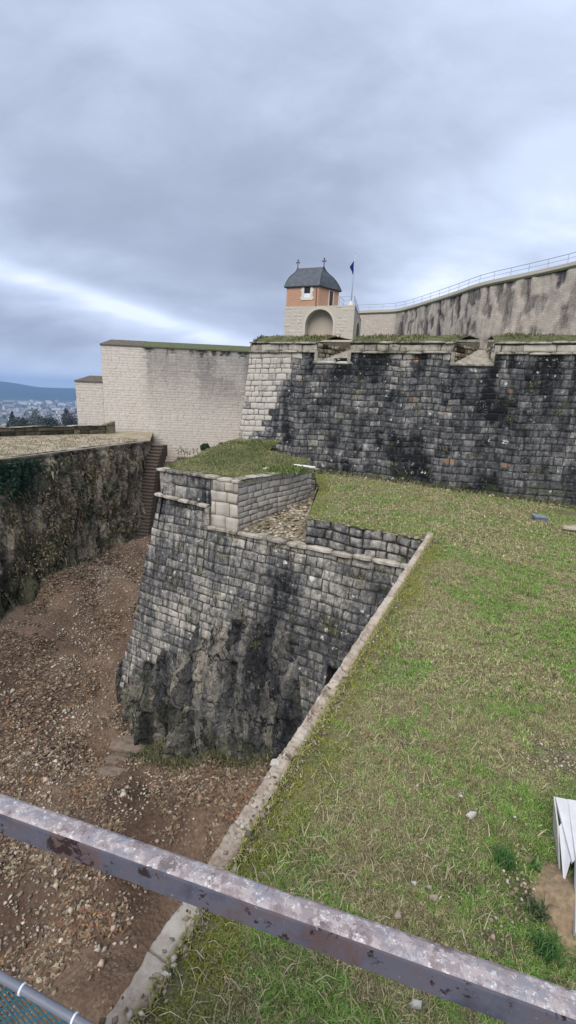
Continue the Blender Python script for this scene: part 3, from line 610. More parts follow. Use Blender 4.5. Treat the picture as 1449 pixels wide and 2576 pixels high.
m_bcap = simple('brown_weathered_capping', (.13, .11, .085), .95, .35, 3); m_gcap = stone('mossy_capping', [(0., (.20, .20, .13)), (.5, (.10, .11, .055)), (1., (.03, .035, .02))], .4, .5, .2, moss=.9, mossc=(.085, .115, .03))
hiproof('capping', 0, uk+.02, zT+.12, .62, m_bcap, .55, 0.); hiproof('mossy_capping', uk+.02, CW.L+2.5, zT+.10, .62, m_gcap, 0., 0.); hiproof('low_capping', ul, .0, zlo+.12, .58, m_bcap, .9, 0.)

# ================================================================== MAIN ESCARP WALL (dark, right)
pR = PY(1449, 862, 22.4)
MT = Fr((-2.56, 27.85), pR[:2], 3.03); MW = Fr((-2.56, 27.85), pR[:2], 2.5, .13)
UE = 30.
root = empty('escarp_wall', (-2.5, 28, -4)); tag(root, 'long dark stained rampart wall with pale corner stones, two gun embrasures and grassy top', 'rampart')
g1 = (MT.uz(797, 888)[0], MT.uz(880, 888)[0]); g2 = (MT.uz(1141, 888)[0], MT.uz(1241, 888)[0])
def u0m(z): return np.interp(z, [-6, -2.54, 2.5], [-.75, -.36, 0])
PBD = lambda z: np.interp(z, [-3, -1.9, -.5, 1, 2.5], [-.4, 1.0, 1.7, 2.2, 2.8])
def mdk(u, z, uc, zc):
    bd = PBD(zc) + (fbm(zc*2.3, 0*zc, s=82)-.5)*1.3
    pal_ = 1-sm(-.05, .15, uc-bd)
    d = .47 + .16*sm(.42, .62, fbm(u*.30, z*.30, s=83)) - .13*sm(.5, .66, fbm(uc*.45+7, zc*.45, s=84)) + .13*sm(9, 17, u)+.06+.40*sm(.60, .72, fbm(u*1.1, z*.5, s=283))-.13*sm(.55, .7, fbm(u*1.4, z*1.4, s=284))
    drip = sm(.50, .62, fbm(u*1.6, z*.12, s=85))*sm(.6, 2.4, z)*.5; d = d+drip - .22*sm(1.6, 2.5, z)*(1-drip*2)
    pd = .12+.36*sm(.56, .62, fbm(uc*1.2, zc*.9, s=86))+.2*sm(-1., -2.6, z)
    return np.where(pal_ > .5, pd-.40, d)
def LICF(F_, u, z, L): return sum(.75*np.exp(-(((u-F_.uz(a, b)[0])/c)**2+((z-F_.uz(a, b)[1])/(c*.8))**2)) for a, b, c in L)
def mwarm(u, z): return -3+3.95*sum(np.exp(-((u-a)/c)**2-((z-b)/e)**2) for a, b, c, e in WARMS)
WARMS = [(*MW.uz(x, y), c, e) for x, y, c, e in ((1040, 1005, .6, .35), (1125, 1030, .8, .25), (1285, 985, .45, .6), (812, 955, .25, .8), (855, 1082, .25, .25), (1045, 905, .6, .2), (1130, 1160, .7, .4), (900, 990, .35, .3), (1270, 1170, .6, .3))]
eh = [(g1[0], g1[1], 2.02, 3), (g2[0], g2[1], 2.0, 3)]
masonry('masonry', MW, 2.52, -6.2, u0m, UE, .315, .43, m_dark, root, mdk, dep=.028, bulge=.004, jw=.014, tone=.85, jk=1., holes=eh, warmf=mwarm, jf=lambda u, z: .15+.85*sm(-.2, .5, u-PBD(z)), licf=lambda u, z: LICF(MW, u, z, ((1275, 1078, .16), (1231, 1108, .13), (1272, 1112, .22), (1290, 1095, .12), (1212, 1118, .09), (665, 1085, .12), (1062, 1188, .09), (1300, 1125, .1), (925, 1118, .07))), wob=.05, mossf=lambda u, z: .5*sm(-3.0, -4.6, z))
segs = [(0, g1[0]), (g1[1], g2[0]), (g2[1], UE)]
def pdk(u, z, uc, zc): return .30+.35*sm(.5, .62, fbm(u*1.1, z*.5, s=88))
for a, b_ in segs:
    masonry('parapet', Fr(MT.S(a, 0)[:2], MT.S(b_, 0)[:2], 3.), 2.93, 2.56, 0, b_-a, .37, .85, m_cope, root, pdk, dep=.03, bulge=.01, jw=.02)
    courseline('coping', MT, a-.03, b_+.03, lambda u: 3.06, .35, .09, .11, m_cope, root, slen=1.1, rnd=False)
    courseline('cordon', MT, a-.05, b_+.02, lambda u: 2.585, .2, .12, .13, m_cope, root, slen=1.0)
for a, b_ in (g1, g2):
    courseline('embrasure_lip', MT, a-.15, b_+.12, lambda u: 2.06, .35, .16, .12, m_cope, root, slen=.9)
    for x_ in (a, b_):
        b = MB(); b.prism([MT.S(x_-.09, 0, .12)[:2], MT.S(x_+.09, 0, .12)[:2], MT.S(x_+.09, 0, -.2)[:2], MT.S(x_-.09, 0, -.2)[:2]], 1.99, 2.57); b.build('cordon_return', m_cope, root)
# merlons
def sheet(name, P00, P10, P01, P11, nu, nv, m, parent, amp, attrs=None, s=0, fr_=.9, smooth=True, hump=0.):
    a, b_ = np.meshgrid(np.linspace(0, 1, nu), np.linspace(0, 1, nv)); a = a[..., None]; b_ = b_[..., None]
    V = (np.array(P00)*(1-a)+np.array(P10)*a)*(1-b_) + (np.array(P01)*(1-a)+np.array(P11)*a)*b_
    V[..., 2] += (fbm(V[..., 0]/fr_, V[..., 1]/fr_, s=s)-.5)*amp + hump*np.sin(np.pi*np.clip(b_[..., 0], 0, 1))
    V = V.reshape(-1, 3); return mob(name, V, grid(nu, nv), m, parent, {'dark': np.full(len(V), .4)} | (attrs or {}), V[:, :2].copy(), smooth=smooth)
gt = NT('rough_turf'); ob = gt.coord(); n1 = gt.noise(ob, 1.1, 6, .65); n2 = gt.noise(ob, 14, 6, .75)
gt.col(gt.ramp(gt.math('ADD', gt.math('MULTIPLY', n1, .55), gt.math('MULTIPLY', n2, .45)), [(.36, (.035, .045, .018)), (.47, (.085, .095, .035)), (.56, (.15, .145, .065)), (.66, (.26, .22, .12))])); gt.bump(n2, .8, .05)
m_turf = gt.m; ZM = 3.52; DP = 3.1
tuftP = []
SP = (1.25, .25)  # splay of left cheek, right cheek
for k, (a, b_) in enumerate(segs):
    al = a + (.0 if k == 0 else -SP[1]*-1*0); bl = b_
    aw = a - (0 if k == 0 else -0.) ; 
    A0, B0_ = a+.0, b_-.0
    A1 = a - SP[1]*(k > 0); B1 = b_ + (SP[0] if k < 2 else 0)
    b = MB(); b.prism([MT.S(A0+.03, 0, -.12)[:2], MT.S(B0_-.03, 0, -.12)[:2], MT.S(B1-.03, 0, -DP)[:2], MT.S(A1+.03, 0, -DP)[:2]], 1.9, [3.0, 3.0, ZM-.1, ZM-.1]); b.build('merlon_core', m_rubble, root)
    nu = int((B1-A1)*6)+4
    q = [MT.S(A0, 3.07, -.2), MT.S(B0_, 3.07, -.2), MT.S((A0+A1)/2, ZM, -1.4), MT.S((B0_+B1)/2, ZM, -1.4), MT.S(A1, ZM+.02, -DP), MT.S(B1, ZM+.02, -DP)]
    sheet('turf', q[0], q[1], q[2], q[3], nu, 8, m_turf, root, .10, s=90+k); sheet('turf', q[2], q[3], q[4], q[5], nu, 6, m_turf, root, .10, s=90+k)
    n = int((min(b_, 19)-a)*330); uu_ = rng.uniform(a, min(b_, 19)+SP[0]*.8, n); ww_ = rng.uniform(.15, 2.2, n)
    zz_ = np.where(ww_ < 1.4, 3.05+(ZM-3.05)*(ww_-.2)/1.2, ZM); keep = uu_ < b_+SP[0]*ww_/DP
    tuftP.append(MT.S(uu_, zz_, -ww_)[keep])
    if k < 2:
        lf = Fr(MT.S(b_, 0, -.0)[:2], MT.S(b_+SP[0], 0, -DP)[:2], 3.); masonry('embrasure_cheek', lf, 3.02, 1.9, .05, lf.L, .22, .35, m_rubble, root, lambda u, z, uc, zc: .42+.2*(fbm(u*2, z*2, s=4)-.3), dep=.06, bulge=.04)
    if k > 0:
        rf_ = Fr(MT.S(a-SP[1], 0, -DP)[:2], MT.S(a, 0, 0)[:2], 3.); masonry('embrasure_cheek', rf_, 3.02, 1.9, 0, rf_.L-.05, .22, .35, m_cope, root, lambda u, z, uc, zc: np.full(len(u), .35), dep=.05, bulge=.03)
for k, (a, b_) in enumerate((g1, g2)):
    b = MB(); b.prism([MT.S(a-.25, 0, -.12)[:2], MT.S(b_+.25, 0, -.12)[:2], MT.S(b_+.1, 0, -DP)[:2], MT.S(a+SP[0]-.3, 0, -DP)[:2]], 1.2, [1.98, 1.98, 2.98, 2.98]); b.build('sole_bed', m_cope, root)
    sheet('embrasure_sole', MT.S(a-.1, 2.04, -.1), MT.S(b_+.1, 2.04, -.1), MT.S(a+SP[0]-.1, 3.05, -DP), MT.S(b_-SP[1]+.1, 3.05, -DP), 14, 20, m_cope, root, .07, s=95+k, fr_=.3, smooth=False)
tp = np.concatenate(tuftP); n = len(tp)
cl = fbm(tp[:, 0]*1.2, tp[:, 1]*1.2, s=96); hh = .05+.22*sm(.4, .65, cl)*rng.uniform(.3, 1, n)
o = blades('grass_on_rampart', tp, hh, .045, rng.uniform(.1, .9, n), pal([(.10, .12, .04), (.16, .16, .06), (.28, .24, .13), (.06, .08, .025)], n, [3, 3, 2, 2]), m_leaf); tag(o, 'rough grass growing along the rampart top', 'grass', kind='stuff')
# left flank of the wall, out of sight
FK = Fr((-2.9, 48), (-2.56, 27.85), 2.5, 0.); FK = Fr((-1.9, 47), (-2.50, 27.95), 2.5, 0.05)
masonry('flank_masonry', FK, 2.5, -9, 0, FK.L, .4, .7, m_dark, root, lambda u, z, uc, zc: np.full(len(u), .45), dep=.05)
b = MB(); b.prism([(-2.3, 28.1), MT.S(UE, 0, -.5)[:2], MT.S(UE, 0, -DP)[:2], MT.S(3, 0, -DP)[:2], (-1.7, 46)], -9, 1.85); b.build('core', m_rubble, root)
# rampart ground behind
V = [MT.S(0, 3.05, -DP+.1), MT.S(40, 3.05, -DP+.1), (60, 100, 3.2), (-3, 110, 3.2), (-3, 48, 3.1)]; o = mob('rampart_ground', V, [(0, 1, 2, 3, 4)], m_turf); tag(o, kind='structure')
# ================================================================== BASTION (centre)
BT = Fr((-5.4, 18.9), (3.46, 13.57), -4.8, 0.); BW = Fr((-5.4, 18.9), (3.46, 13.57), -4.8, .17)
root = empty('bastion', (-5.4, 18.9, -15.5)); tag(root, 'blackened stone bastion rising from the ditch with an embrasure and grass top', 'bastion')
def bu0(z): return np.interp(z, [-15.5, -13.7, -12.6, -10.5, -7.4, -4.1], [.1, -1.45, -1.6, -1.0, -.67, -.15])
def blow(u): return float(np.interp(u, [-1.3, 1.5, 3.4, 6.2, 6.8, 7.3, 7.9, 9, 12], [-13.2, -11.1, -9.0, -8.2, -9.0, -9.7, -11.0, -12.6, -13.2])+.35*math.sin(u*7.)+.25*math.sin(u*3.1))
def blob(u, z, cu, cz, ru, rz): return np.exp(-((u-cu)/ru)**2-((z-cz)/rz)**2)
def bdk(u, z, uc, zc):
    d = .40 + .45*(fbm(u*.45, z*.45, s=100)-.5) + .25*(fbm(uc*1.3, zc*1.3, s=101)-.5)
    d = d + .42*blob(u, z, 5.9, -8.6, 1.3, 1.1) + .35*blob(u, z, 6.3, -6.6, .55, .9) + .32*blob(u, z, 10., -5.8, .8, .6) + .3*blob(u, z, 8.6, -7.6, 1.2, .7)+.35*blob(u, z, 10.3, -7.3, 1.1, .9)
    d = d - .16*blob(u, z, 1.8, -9.0, 1.6, .9) - .22*sm(-5.7, -5.0, z)*sm(2.8, 4.6, u)*sm(8.5, 7.5, u) + .3*sm(.52, .62, fbm(u*2.2, z*.2, s=102))*sm(-5.6, -4.4, z)*sm(3.2, 2.2, u)
    return d - .01
door = (8.52, 9.35, -9.75, -8.62)
def cut(z): return 12.
masonry('masonry', BW, -4.14, -13.5, bu0, 11.6, .365, .49, m_bast, root, bdk, dep=.028, bulge=.004, jw=.015, tone=.8, jk=.95, zlow=blow, holes=[(2.78, 13, -4.98, -3.9), door], licf=lambda u, z: LICF(BW, u, z, ((785, 1455, .2), (720, 1415, .14), (639, 1481, .13), (822, 1585, .14), (868, 1592, .2), (845, 1575, .12), (905, 1535, .2), (925, 1548, .12), (990, 1470, .15), (890, 1500, .12), (760, 1500, .1), (560, 1465, .09), (500, 1360, .08), (700, 1560, .1), (940, 1600, .12), (650, 1400, .1), (480, 1340, .1))), wob=.03, mossf=lambda u, z: .3*(fbm(u*.8, z*.8, s=103)-.4))
# bedrock below the courses
nv, nu_ = 120, 210; tt = np.linspace(0, 1, nv); ww = np.linspace(0, 1, nu_); UU = np.zeros((nv, nu_)); ZZ = UU.copy()
for j, w_ in enumerate(ww):
    ur = -1.7 + w_*(13.2)
    zt_ = blow(ur)+.95; ZZ[:, j] = zt_ + (-16.4-zt_)*tt
    UU[:, j] = np.maximum(ur, bu0(ZZ[:, j])+w_*.02-.02) if w_ < .3 else ur
rg = 1-np.abs(2*fbm(UU*.75, ZZ*.22, s=110, o=5)-1)**.8; col_ = fbm(UU*1.6, ZZ*.35, s=111)
H = (rg-.72)*.9 + (col_-.5)*.7 + (fbm(UU*3.5, ZZ*2.5, s=112)-.5)*.38
cu = np.floor(UU*1.7+fbm(UU*.9, ZZ*.5, s=113)*2.2); cz = np.floor(ZZ*.8+fbm(UU*.7, ZZ*.7, s=114)*2+cu*.37)
cv = np.floor(UU*3.3+fbm(UU*1.2, ZZ*.35, s=116)*2.5); cy_ = np.floor(ZZ*.55+cv*.61+fbm(UU, ZZ, s=117)*1.2); jag = _h(cv, cy_, cy_*0, 11)
H = (rg-.72)*.22+(col_-.5)*.25 + (_h(cu, cz, cz*0, 9)-.5)*.36 + (jag-.5)*.40 + (fbm(UU*9, ZZ*5, s=115)-.5)*.10
H = (H*.62+.05)*sm(0, .09, tt)[:, None] - .05
H = H - .35*sm(-13.0, -15.0, ZZ)*sm(-1.7, .2, UU)*(1-blob(UU, ZZ, .25, -14.2, .35, 9))*(1-blob(UU, ZZ, 2.0, -14.2, .3, 9))+.25*(blob(UU, ZZ, .0, -14.6, .4, 1.4)+blob(UU, ZZ, 1.95, -14.4, .3, 1.2))
V = BW.S(UU, ZZ, H).reshape(-1, 3); UV = np.stack([UU, ZZ], -1).reshape(-1, 2)
dk = .42 + .4*blob(UU, ZZ, 5.8, -9.8, 1.2, 2.2)+.25*blob(UU, ZZ, 7.4, -11, .8, 1.5)+.2*blob(UU, ZZ, 0, -11, .8, 1) - .38*(blob(UU, ZZ, -.1, -14.4, .35, 1.6)+blob(UU, ZZ, 1.95, -14.4, .3, 1.2)) - .15*sm(-12.5, -13.5, ZZ) + (.72-rg)*.5
mob('bedrock', V, grid(nu_, nv), m_rock, root, {'dark': (dk+.30*(fbm(UU*2.2, ZZ*.22, s=118)-.5)*2).ravel()-.05, 'tone': ((.5-col_)*1.2+(jag-.5)*.7).ravel(), 'moss': (sm(-11.5, -13.5, ZZ)*.55).ravel()}, UV, smooth=False)
# inner core + rear flank
b = MB(); b.prism([BT.S(.0, 0, -.5)[:2], BT.S(2.8, 0, -.35)[:2], BT.S(2.8, 0, -1.2)[:2], (-2.2, 24.3), (-2.9, 24.2)], -16.5, -4.3)
b.prism([BT.S(2.8, 0, -.35)[:2], BT.S(8.3, 0, -.35)[:2], BT.S(8.3, 0, -8)[:2], (-2.2, 24.2), BT.S(2.8, 0, -1.2)[:2]], -16.5, -5.6)
b.prism([BT.S(9.6, 0, -.4)[:2], BT.S(11.4, 0, -.4)[:2], BT.S(11.4, 0, -6)[:2], BT.S(9.6, 0, -6)[:2]], -16.5, -5.6)
b.prism([BT.S(8.3, 0, -1.6)[:2], BT.S(9.6, 0, -1.6)[:2], BT.S(9.6, 0, -6)[:2], BT.S(8.3, 0, -6)[:2]], -16.5, -5.6)
b.build('core', m_rock, root)
BF = Fr((-2.7, 24.6), (-5.4, 18.9), -4.8, .17)
masonry('flank_masonry', BF, -3.1, -12, 0, lambda z: BF.L+.05*(-3-z), .42, .6, m_bast, root, lambda u, z, uc, zc: np.full(len(u), .5), dep=.06)
# doorway
b = MB()
for (ua, ub, za, zb_) in ((8.40, 8.54, -9.75, -8.62), (9.33, 9.47, -9.75, -8.62), (8.40, 9.47, -8.64, -8.46)):
    b.hexa([BW.S(ua, za, .05), BW.S(ub, za, .05), BW.S(ub, za, -1.2), BW.S(ua, za, -1.2), BW.S(ua, zb_, .05), BW.S(ub, zb_, .05), BW.S(ub, zb_, -1.2), BW.S(ua, zb_, -1.2)])
mob('doorway', b.v, b.f, m_bast, root, {'dark': np.full(len(b.v), .62)}, np.array([(v[0], v[2]) for v in b.v]))
# left merlon: parapet, cordon, quoin, cheek
def qdk(u, z, uc, zc): return .20+.25*(fbm(uc*1.7, zc*1.7, s=120)-.4)+.25*sm(.52, .66, fbm(u*3, z*1.2, s=221))
def ldk(u, z, uc, zc): return .26+.25*(fbm(uc*1.5, zc*1.5, s=121)-.5)+.45*sm(.5, .6, fbm(u*2.2+3, z*.5, s=122))*sm(.6, 2.6, u)
masonry('parapet', BT, -3.10, -4.14, .0, 2.86, .44, .66, m_bast, root, ldk, dep=.04, bulge=.012, jw=.02, wob=.03)
masonry('corner_quoins', Fr(BT.S(2.84, 0, .07)[:2], BT.S(4.15, 0, .07)[:2], -3), -3.10, -5.0, 0, 1.31, .47, .72, m_pale, root, qdk, dep=.03, bulge=.008, jw=.014)
courseline('coping', BT, -.08, 4.2, lambda u: -2.99, .5, .14, .12, m_cope, root, slen=.7)
courseline('cordon', BT, -.2, 2.72, lambda u: -4.06-.02*u, .3, .16, .17, m_cope, root, slen=.62)
for k in range(3):
    za = -4.24-.24*k; b = MB(); b.prism([BT.S(2.58, 0, .13)[:2], BT.S(2.80, 0, .13)[:2], BT.S(2.80, 0, -.2)[:2], BT.S(2.58, 0, -.2)[:2]], za-.22, za); b.build('cordon_return', m_cope, root)
courseline('cordon', BT, 2.62, 11.5, lambda u: -4.96+.024*(u-2.7), .35, .18, .17, m_cope, root, slen=.85)
K0 = BT.S(4.12, -3, .05); Cc = PZ(787, 1176, -3.03)
CH = Fr(K0[:2], Cc[:2], -3); CHL = CH.L
masonry('embrasure_cheek', CH, -3.02, -5.15, 0, CHL, .235, .5, m_pale, root, lambda u, z, uc, zc: .10+.2*(fbm(uc*1.2, zc*1.6, s=125)-.4)+.35*sm(.60, .66, fbm(uc*2, zc*3, s=126)), dep=.025, bulge=.01, jw=.014, tone=.5)
b = MB(); bk = CH.S(CHL, 0, 0); b.prism([CH.S(.05, 0, -.06)[:2], CH.S(CHL-.03, 0, -.05)[:2], CH.S(CHL-.03, 0, -.5)[:2], CH.S(.3, 0, -.5)[:2]], -5.5, -3.04)
b.build('cheek_core', m_rubble, root)
courseline('cheek_coping', CH, .1, CHL, lambda u: -2.97, .35, .04, .13, m_cope, root, slen=.55)
# embrasure sole
a0, a1 = BT.S(4.05, -4.93, -.1), BT.S(7.15, -4.86, -.1); b0, b1 = np.array([Cc[0]-.1, Cc[1]+.4, -4.5]), np.array([Cc[0]+.35, Cc[1]+.4, -4.42])
sheet('embrasure_sole', a0, a1, b0, b1, 26, 44, m_rubble, root, .28, s=130, fr_=.35, smooth=False)
s_ = rng.random(420); r_ = rng.random(420); P = (a0*(1-s_[:, None])+a1*s_[:, None])*(1-r_[:, None])+(b0*(1-s_[:, None])+b1*s_[:, None])*r_[:, None]; P[:, 2] += .05
so = chips('sole_stones', P, rng.uniform(.12, .34, 420), pal([(.44, .37, .26), (.34, .28, .19), (.50, .44, .34), (.22, .18, .11)], 420), m_chip, root, flat=.35); so['kind'] = 'stuff'
RC = Fr((Cc[0]+.28, Cc[1]+.4), BT.S(7.04, 0, 0)[:2], -3.9)
masonry('embrasure_cheek', RC, -3.93, -5.2, 0, RC.L, .25, .4, m_rubble, root, lambda u, z, uc, zc: np.full(len(u), .4), dep=.06, bulge=.04)
# right merlon front
masonry('parapet', BT, -3.93, -4.86, 7.02, 11.55, .30, .50, m_bast, root, lambda u, z, uc, zc: .30+.4*(fbm(uc*1.3, zc*1.3, s=131)-.4), dep=.06, bulge=.03, jw=.025, tone=.9, wob=.05, mossf=lambda u, z: .4*sm(-4.3, -3.95, z))
n = 170; uq = rng.uniform(7.05, 11.4, n); so = chips('loose_top_stones', BT.S(uq, -3.93, -rng.uniform(0, .35, n)), rng.uniform(.10, .26, n), pal([(.30, .26, .18), (.18, .17, .10), (.12, .12, .06)], n), m_chip, root, flat=.5); so['kind'] = 'stuff'
# turf of left merlon
D_ = PZ(676, 1156, -2.93); E_ = PY(706, 1117, 24.8); F_ = PY(600, 1103, 25.0)
A2 = BT.S(.0, 0, -.3)
def zmound(x, y): return -2.99 + (F_[2]+2.99)*sm(18.2, 25.2, y) + (fbm(x*.9, y*.9, s=140)-.5)*.14
yv = np.r_[np.arange(K0[1]-.12, F_[1]+.01, .16)]; V = []; nu_ = 34
AF = np.array([A2[:2], F_[:2]])
def mxl(y):
    if y < A2[1]: return BT.O[0]+BT.d[0]*((y-.3-BT.O[1])/BT.d[1]) + .0
    return np.interp(y, [A2[1], F_[1]], [A2[0], F_[0]])
def mxr(y): return np.interp(y, [K0[1], Cc[1]-.02, Cc[1]+.02, D_[1], E_[1]], [K0[0]-.12, Cc[0]-.1, Cc[0]-.1, D_[0], E_[0]])
for y in yv:
    a, b_ = mxl(y), mxr(y); b_ = max(b_, a+.05)
    for s_ in np.linspace(0, 1, nu_): x = a+(b_-a)*s_; V.append((x, y, float(zmound(x, y))-.05*(s_ < .01 or s_ > .99)))
mob('turf', V, grid(nu_, len(yv)), m_turf, root, smooth=True)
b = MB(); b.prism([A2[:2], BT.S(4.0, 0, -.3)[:2], CH.S(CHL-.1, 0, -.3)[:2], D_[:2], E_[:2], F_[:2]], -6, [-3.15]*4+[E_[2]-.25, F_[2]-.25]); b.build('mound_core', m_rubble, root)
DE = Fr(D_[:2], E_[:2], -3.); masonry('mound_side_wall', DE, -2.85, -4.4, 0, DE.L, .2, .3, m_rubble, root, lambda u, z, uc, zc: np.full(len(u), .5), dep=.06, bulge=.04)
CD = Fr(Cc[:2], D_[:2], -3.); 
n = 16000; yy = rng.uniform(K0[1], F_[1], n); xa = np.array([mxl(y) for y in yy]); xb = np.array([mxr(y) for y in yy]); xx = xa+(xb-xa)*rng.random(n)
keep = xb > xa+.1; xx, yy = xx[keep], yy[keep]; n = len(xx)
P = np.stack([xx, yy, zmound(xx, yy)-.02], -1); ed = fbm(xx*1.1, yy*1.1, s=141)[:, None]
cc = np.where(ed > .52, pal([(.14, .17, .055), (.18, .20, .07), (.10, .13, .04)], n), pal([(.25, .25, .11), (.30, .27, .13), (.17, .19, .07)], n))
o = blades('grass_on_bastion', P, rng.uniform(.05, .12, n), .035, rng.uniform(.3, 1, n), cc, m_leaf); tag(o, 'short green and tan grass on the bastion top', 'grass', kind='stuff')
n = 900; q = PZ(720, 1183, -2.98); P = q+rng.normal(0, 1, (n, 3))*[.5, .5, .05]; P[:, 2] = -2.95; o = blades('weeds', P, rng.uniform(.1, .28, n), .05, rng.uniform(.2, .8, n), pal([(.10, .15, .04), (.16, .20, .06)], n), m_leaf); tag(o, 'clump of green weeds beside the white pipe', 'weeds')

# small things on the bastion
def chipstone(name, loc, s, m, lab, cat, sq=(1, .7, .4), seed=0):
    r = np.random.default_rng(seed); th = np.sort(r.uniform(0, 6.283, 9)); kk = r.uniform(.6, 1.25, 9); rt_ = r.uniform(0, 3.1); V = []
    for rr_, h_ in ((.85, -.6), (1., 0), (.92, .55), (.62, .9)):
        for a, k0 in zip(th, kk): k = k0*r.uniform(.93, 1.07); V.append((loc[0]+math.cos(a)*s*sq[0]*rr_*k, loc[1]+math.sin(a)*s*sq[1]*rr_*k, loc[2]+h_*s*sq[2]*r.uniform(.85, 1.1)))
    Fc = [(l*9+k, l*9+(k+1) % 9, (l+1)*9+(k+1) % 9, (l+1)*9+k) for l in range(3) for k in range(9)]+[tuple(range(27, 36)), tuple(range(8, -1, -1))]
    o = mob(name, V, Fc, m); return tag(o, lab, cat)
m_wht = simple('chalky_white_stone', (.50, .47, .41), .85, .12, 9); m_pst = simple('pale_field_stone', (.34, .28, .20), .9, .25, 12)
p0, p1 = PZ(738, 1170, -2.86), PZ(794, 1177, -2.86); m_pipe = simple('weathered_white_pipe', (.72, .70, .64), .5, .1, 4)
b = MB(); b.tube([p0, p0*.5+p1*.5+[0, 0, .01], p1], .055, 12, cap=False); b.tube([p1-(p1-p0)*.06, p1], .066, 12, cap=False); o = b.build('pipe', m_pipe, smooth=True); tag(o, 'white pipe lying on the bastion edge in front of the dark wall', 'pipe')
chipstone('stone', PZ(667, 1179, -2.9), .15, m_wht, 'small white block in the grass near the front edge of the bastion top', 'stone', seed=2)
def bush(name, px, py, Y, w, h, lab, colr=(.018, .03, .014), n=900):
    q = PY(px, py, Y); r_ = empty(name, (q[0], q[1], q[2]-h)); tag(r_, lab, 'bush')
    b = MB(); 
    for k in range(5): a = k*1.3; b.tube([(q[0], q[1], q[2]-h*1.3), (q[0]+math.cos(a)*w*.2, q[1]+math.sin(a)*w*.2, q[2])], [.02, .008], 5)
    b.build('stem', m_bark, r_)
    d = rng.normal(0, 1, (n, 3)); d /= np.linalg.norm(d, axis=1)[:, None]; d *= rng.uniform(.55, 1.05, (n, 1))*(.8+.4*vn(d[:, 0]*2, d[:, 1]*2, d[:, 2]*2, s=int(px)))[:, None]
    P = q + d*[w/2, w/2, h/2]; flakes('foliage', P, d, .07, pal([colr, tuple(c*1.8 for c in colr)], n), m_leaf, r_, tilt=.5)
bush('bush', 516, 1127, 24.3, .48, .5, 'small round dark green bush, left of the two behind the bastion grass'); bush('bush', 558, 1121, 24.8, .36, .32, 'smallest low dark bush, right of the round one behind the bastion grass')
q0, q1 = PY(523, 1123, 26), PY(560, 1118, 26); b = MB(); b.prism([(q0[0], q0[1]), (q1[0]+.3, q1[1]), (q1[0]+.3, q1[1]+.5), (q0[0], q0[1]+.5)], -12, q0[2]); o = b.build('stone_block', m_pale); tag(o, 'pale stone ledge between the two small dark bushes', 'ledge')
P = np.array([PY(x, 1146, 24) for x in (448, 456, 463, 470, 478, 487, 496)]); V = []
b = MB()
for p in P:
    h = random.uniform(.25, .55); b.tube([p-[0, 0, .3], p+[random.uniform(-.08, .08), 0, h]], [.012, .004], 5)
    for k in range(7): a = random.random()*6.28; z_ = h*random.uniform(.1, 1); b.tube([p+[0, 0, z_], p+[math.cos(a)*.12, math.sin(a)*.12, z_+.06]], [.02, .004], 4)
o = b.build('weed_stalks', simple('dry_green_stalk', (.11, .11, .05), .9)); tag(o, 'thin spiky weed stalks at the left edge of the bastion top', 'weeds')
n = 1500; P = np.stack([rng.uniform(-11.6, -8, n), rng.uniform(46, 47.6, n), np.zeros(n)], -1); P[:, 2] = floor_z(P[:, 0], P[:, 1]); o = blades('scrub', P, rng.uniform(.2, .9, n), .05, rng.uniform(.2, .8, n), pal([(.20, .14, .10), (.14, .10, .07), (.12, .12, .06)], n), m_leaf); tag(o, 'brown dry scrub at the foot of the pale wall', 'scrub', kind='stuff')

P = []
for F_, pts in ((BW, ((437, 1452), (442, 1478), (500, 1440), (560, 1400), (700, 1380), (835, 1590), (770, 1720), (690, 1790), (620, 1560), (900, 1450), (960, 1440), (470, 1270), (640, 1620), (820, 1560), (590, 1350), (740, 1400), (860, 1405), (480, 1560), (545, 1500))), (MW, ((895, 990), (1120, 1130), (885, 1040), (1050, 1030), (1190, 1150), (1290, 1050), (990, 1170), (760, 960), (1400, 1040), (1350, 1190), (1080, 1190), (830, 1090), (1010, 940)))):
    for (x, y) in pts:
        u, z = F_.uz(x, y); n = 46; P.append(F_.S(u+rng.normal(0, .16, n), z+rng.normal(0, .10, n), .02))
P = np.concatenate(P); n = len(P); o = blades('wall_plants', P, rng.uniform(.05, .2, n), .03, rng.uniform(.4, 1.1, n), pal([(.12, .14, .05), (.20, .18, .09), (.08, .09, .04), (.26, .21, .12)], n), m_leaf); tag(o, 'small tufts of moss and weeds rooted in the joints of the dark walls', 'weeds', kind='stuff')
n = 9000; x = rng.uniform(-6.5, 1.6, n); y = 14.2+(1.6-x)*.44+rng.normal(-.45, .4, n); P = np.stack([x, y, floor_z(x, y)], -1); o = blades('foot_weeds', P, rng.uniform(.08, .38, n), .035, rng.uniform(.3, 1., n), pal([(.09, .11, .045), (.16, .15, .07), (.22, .17, .10), (.05, .06, .03)], n), m_leaf); tag(o, 'dark weeds and scrub along the foot of the bastion', 'weeds', kind='stuff')

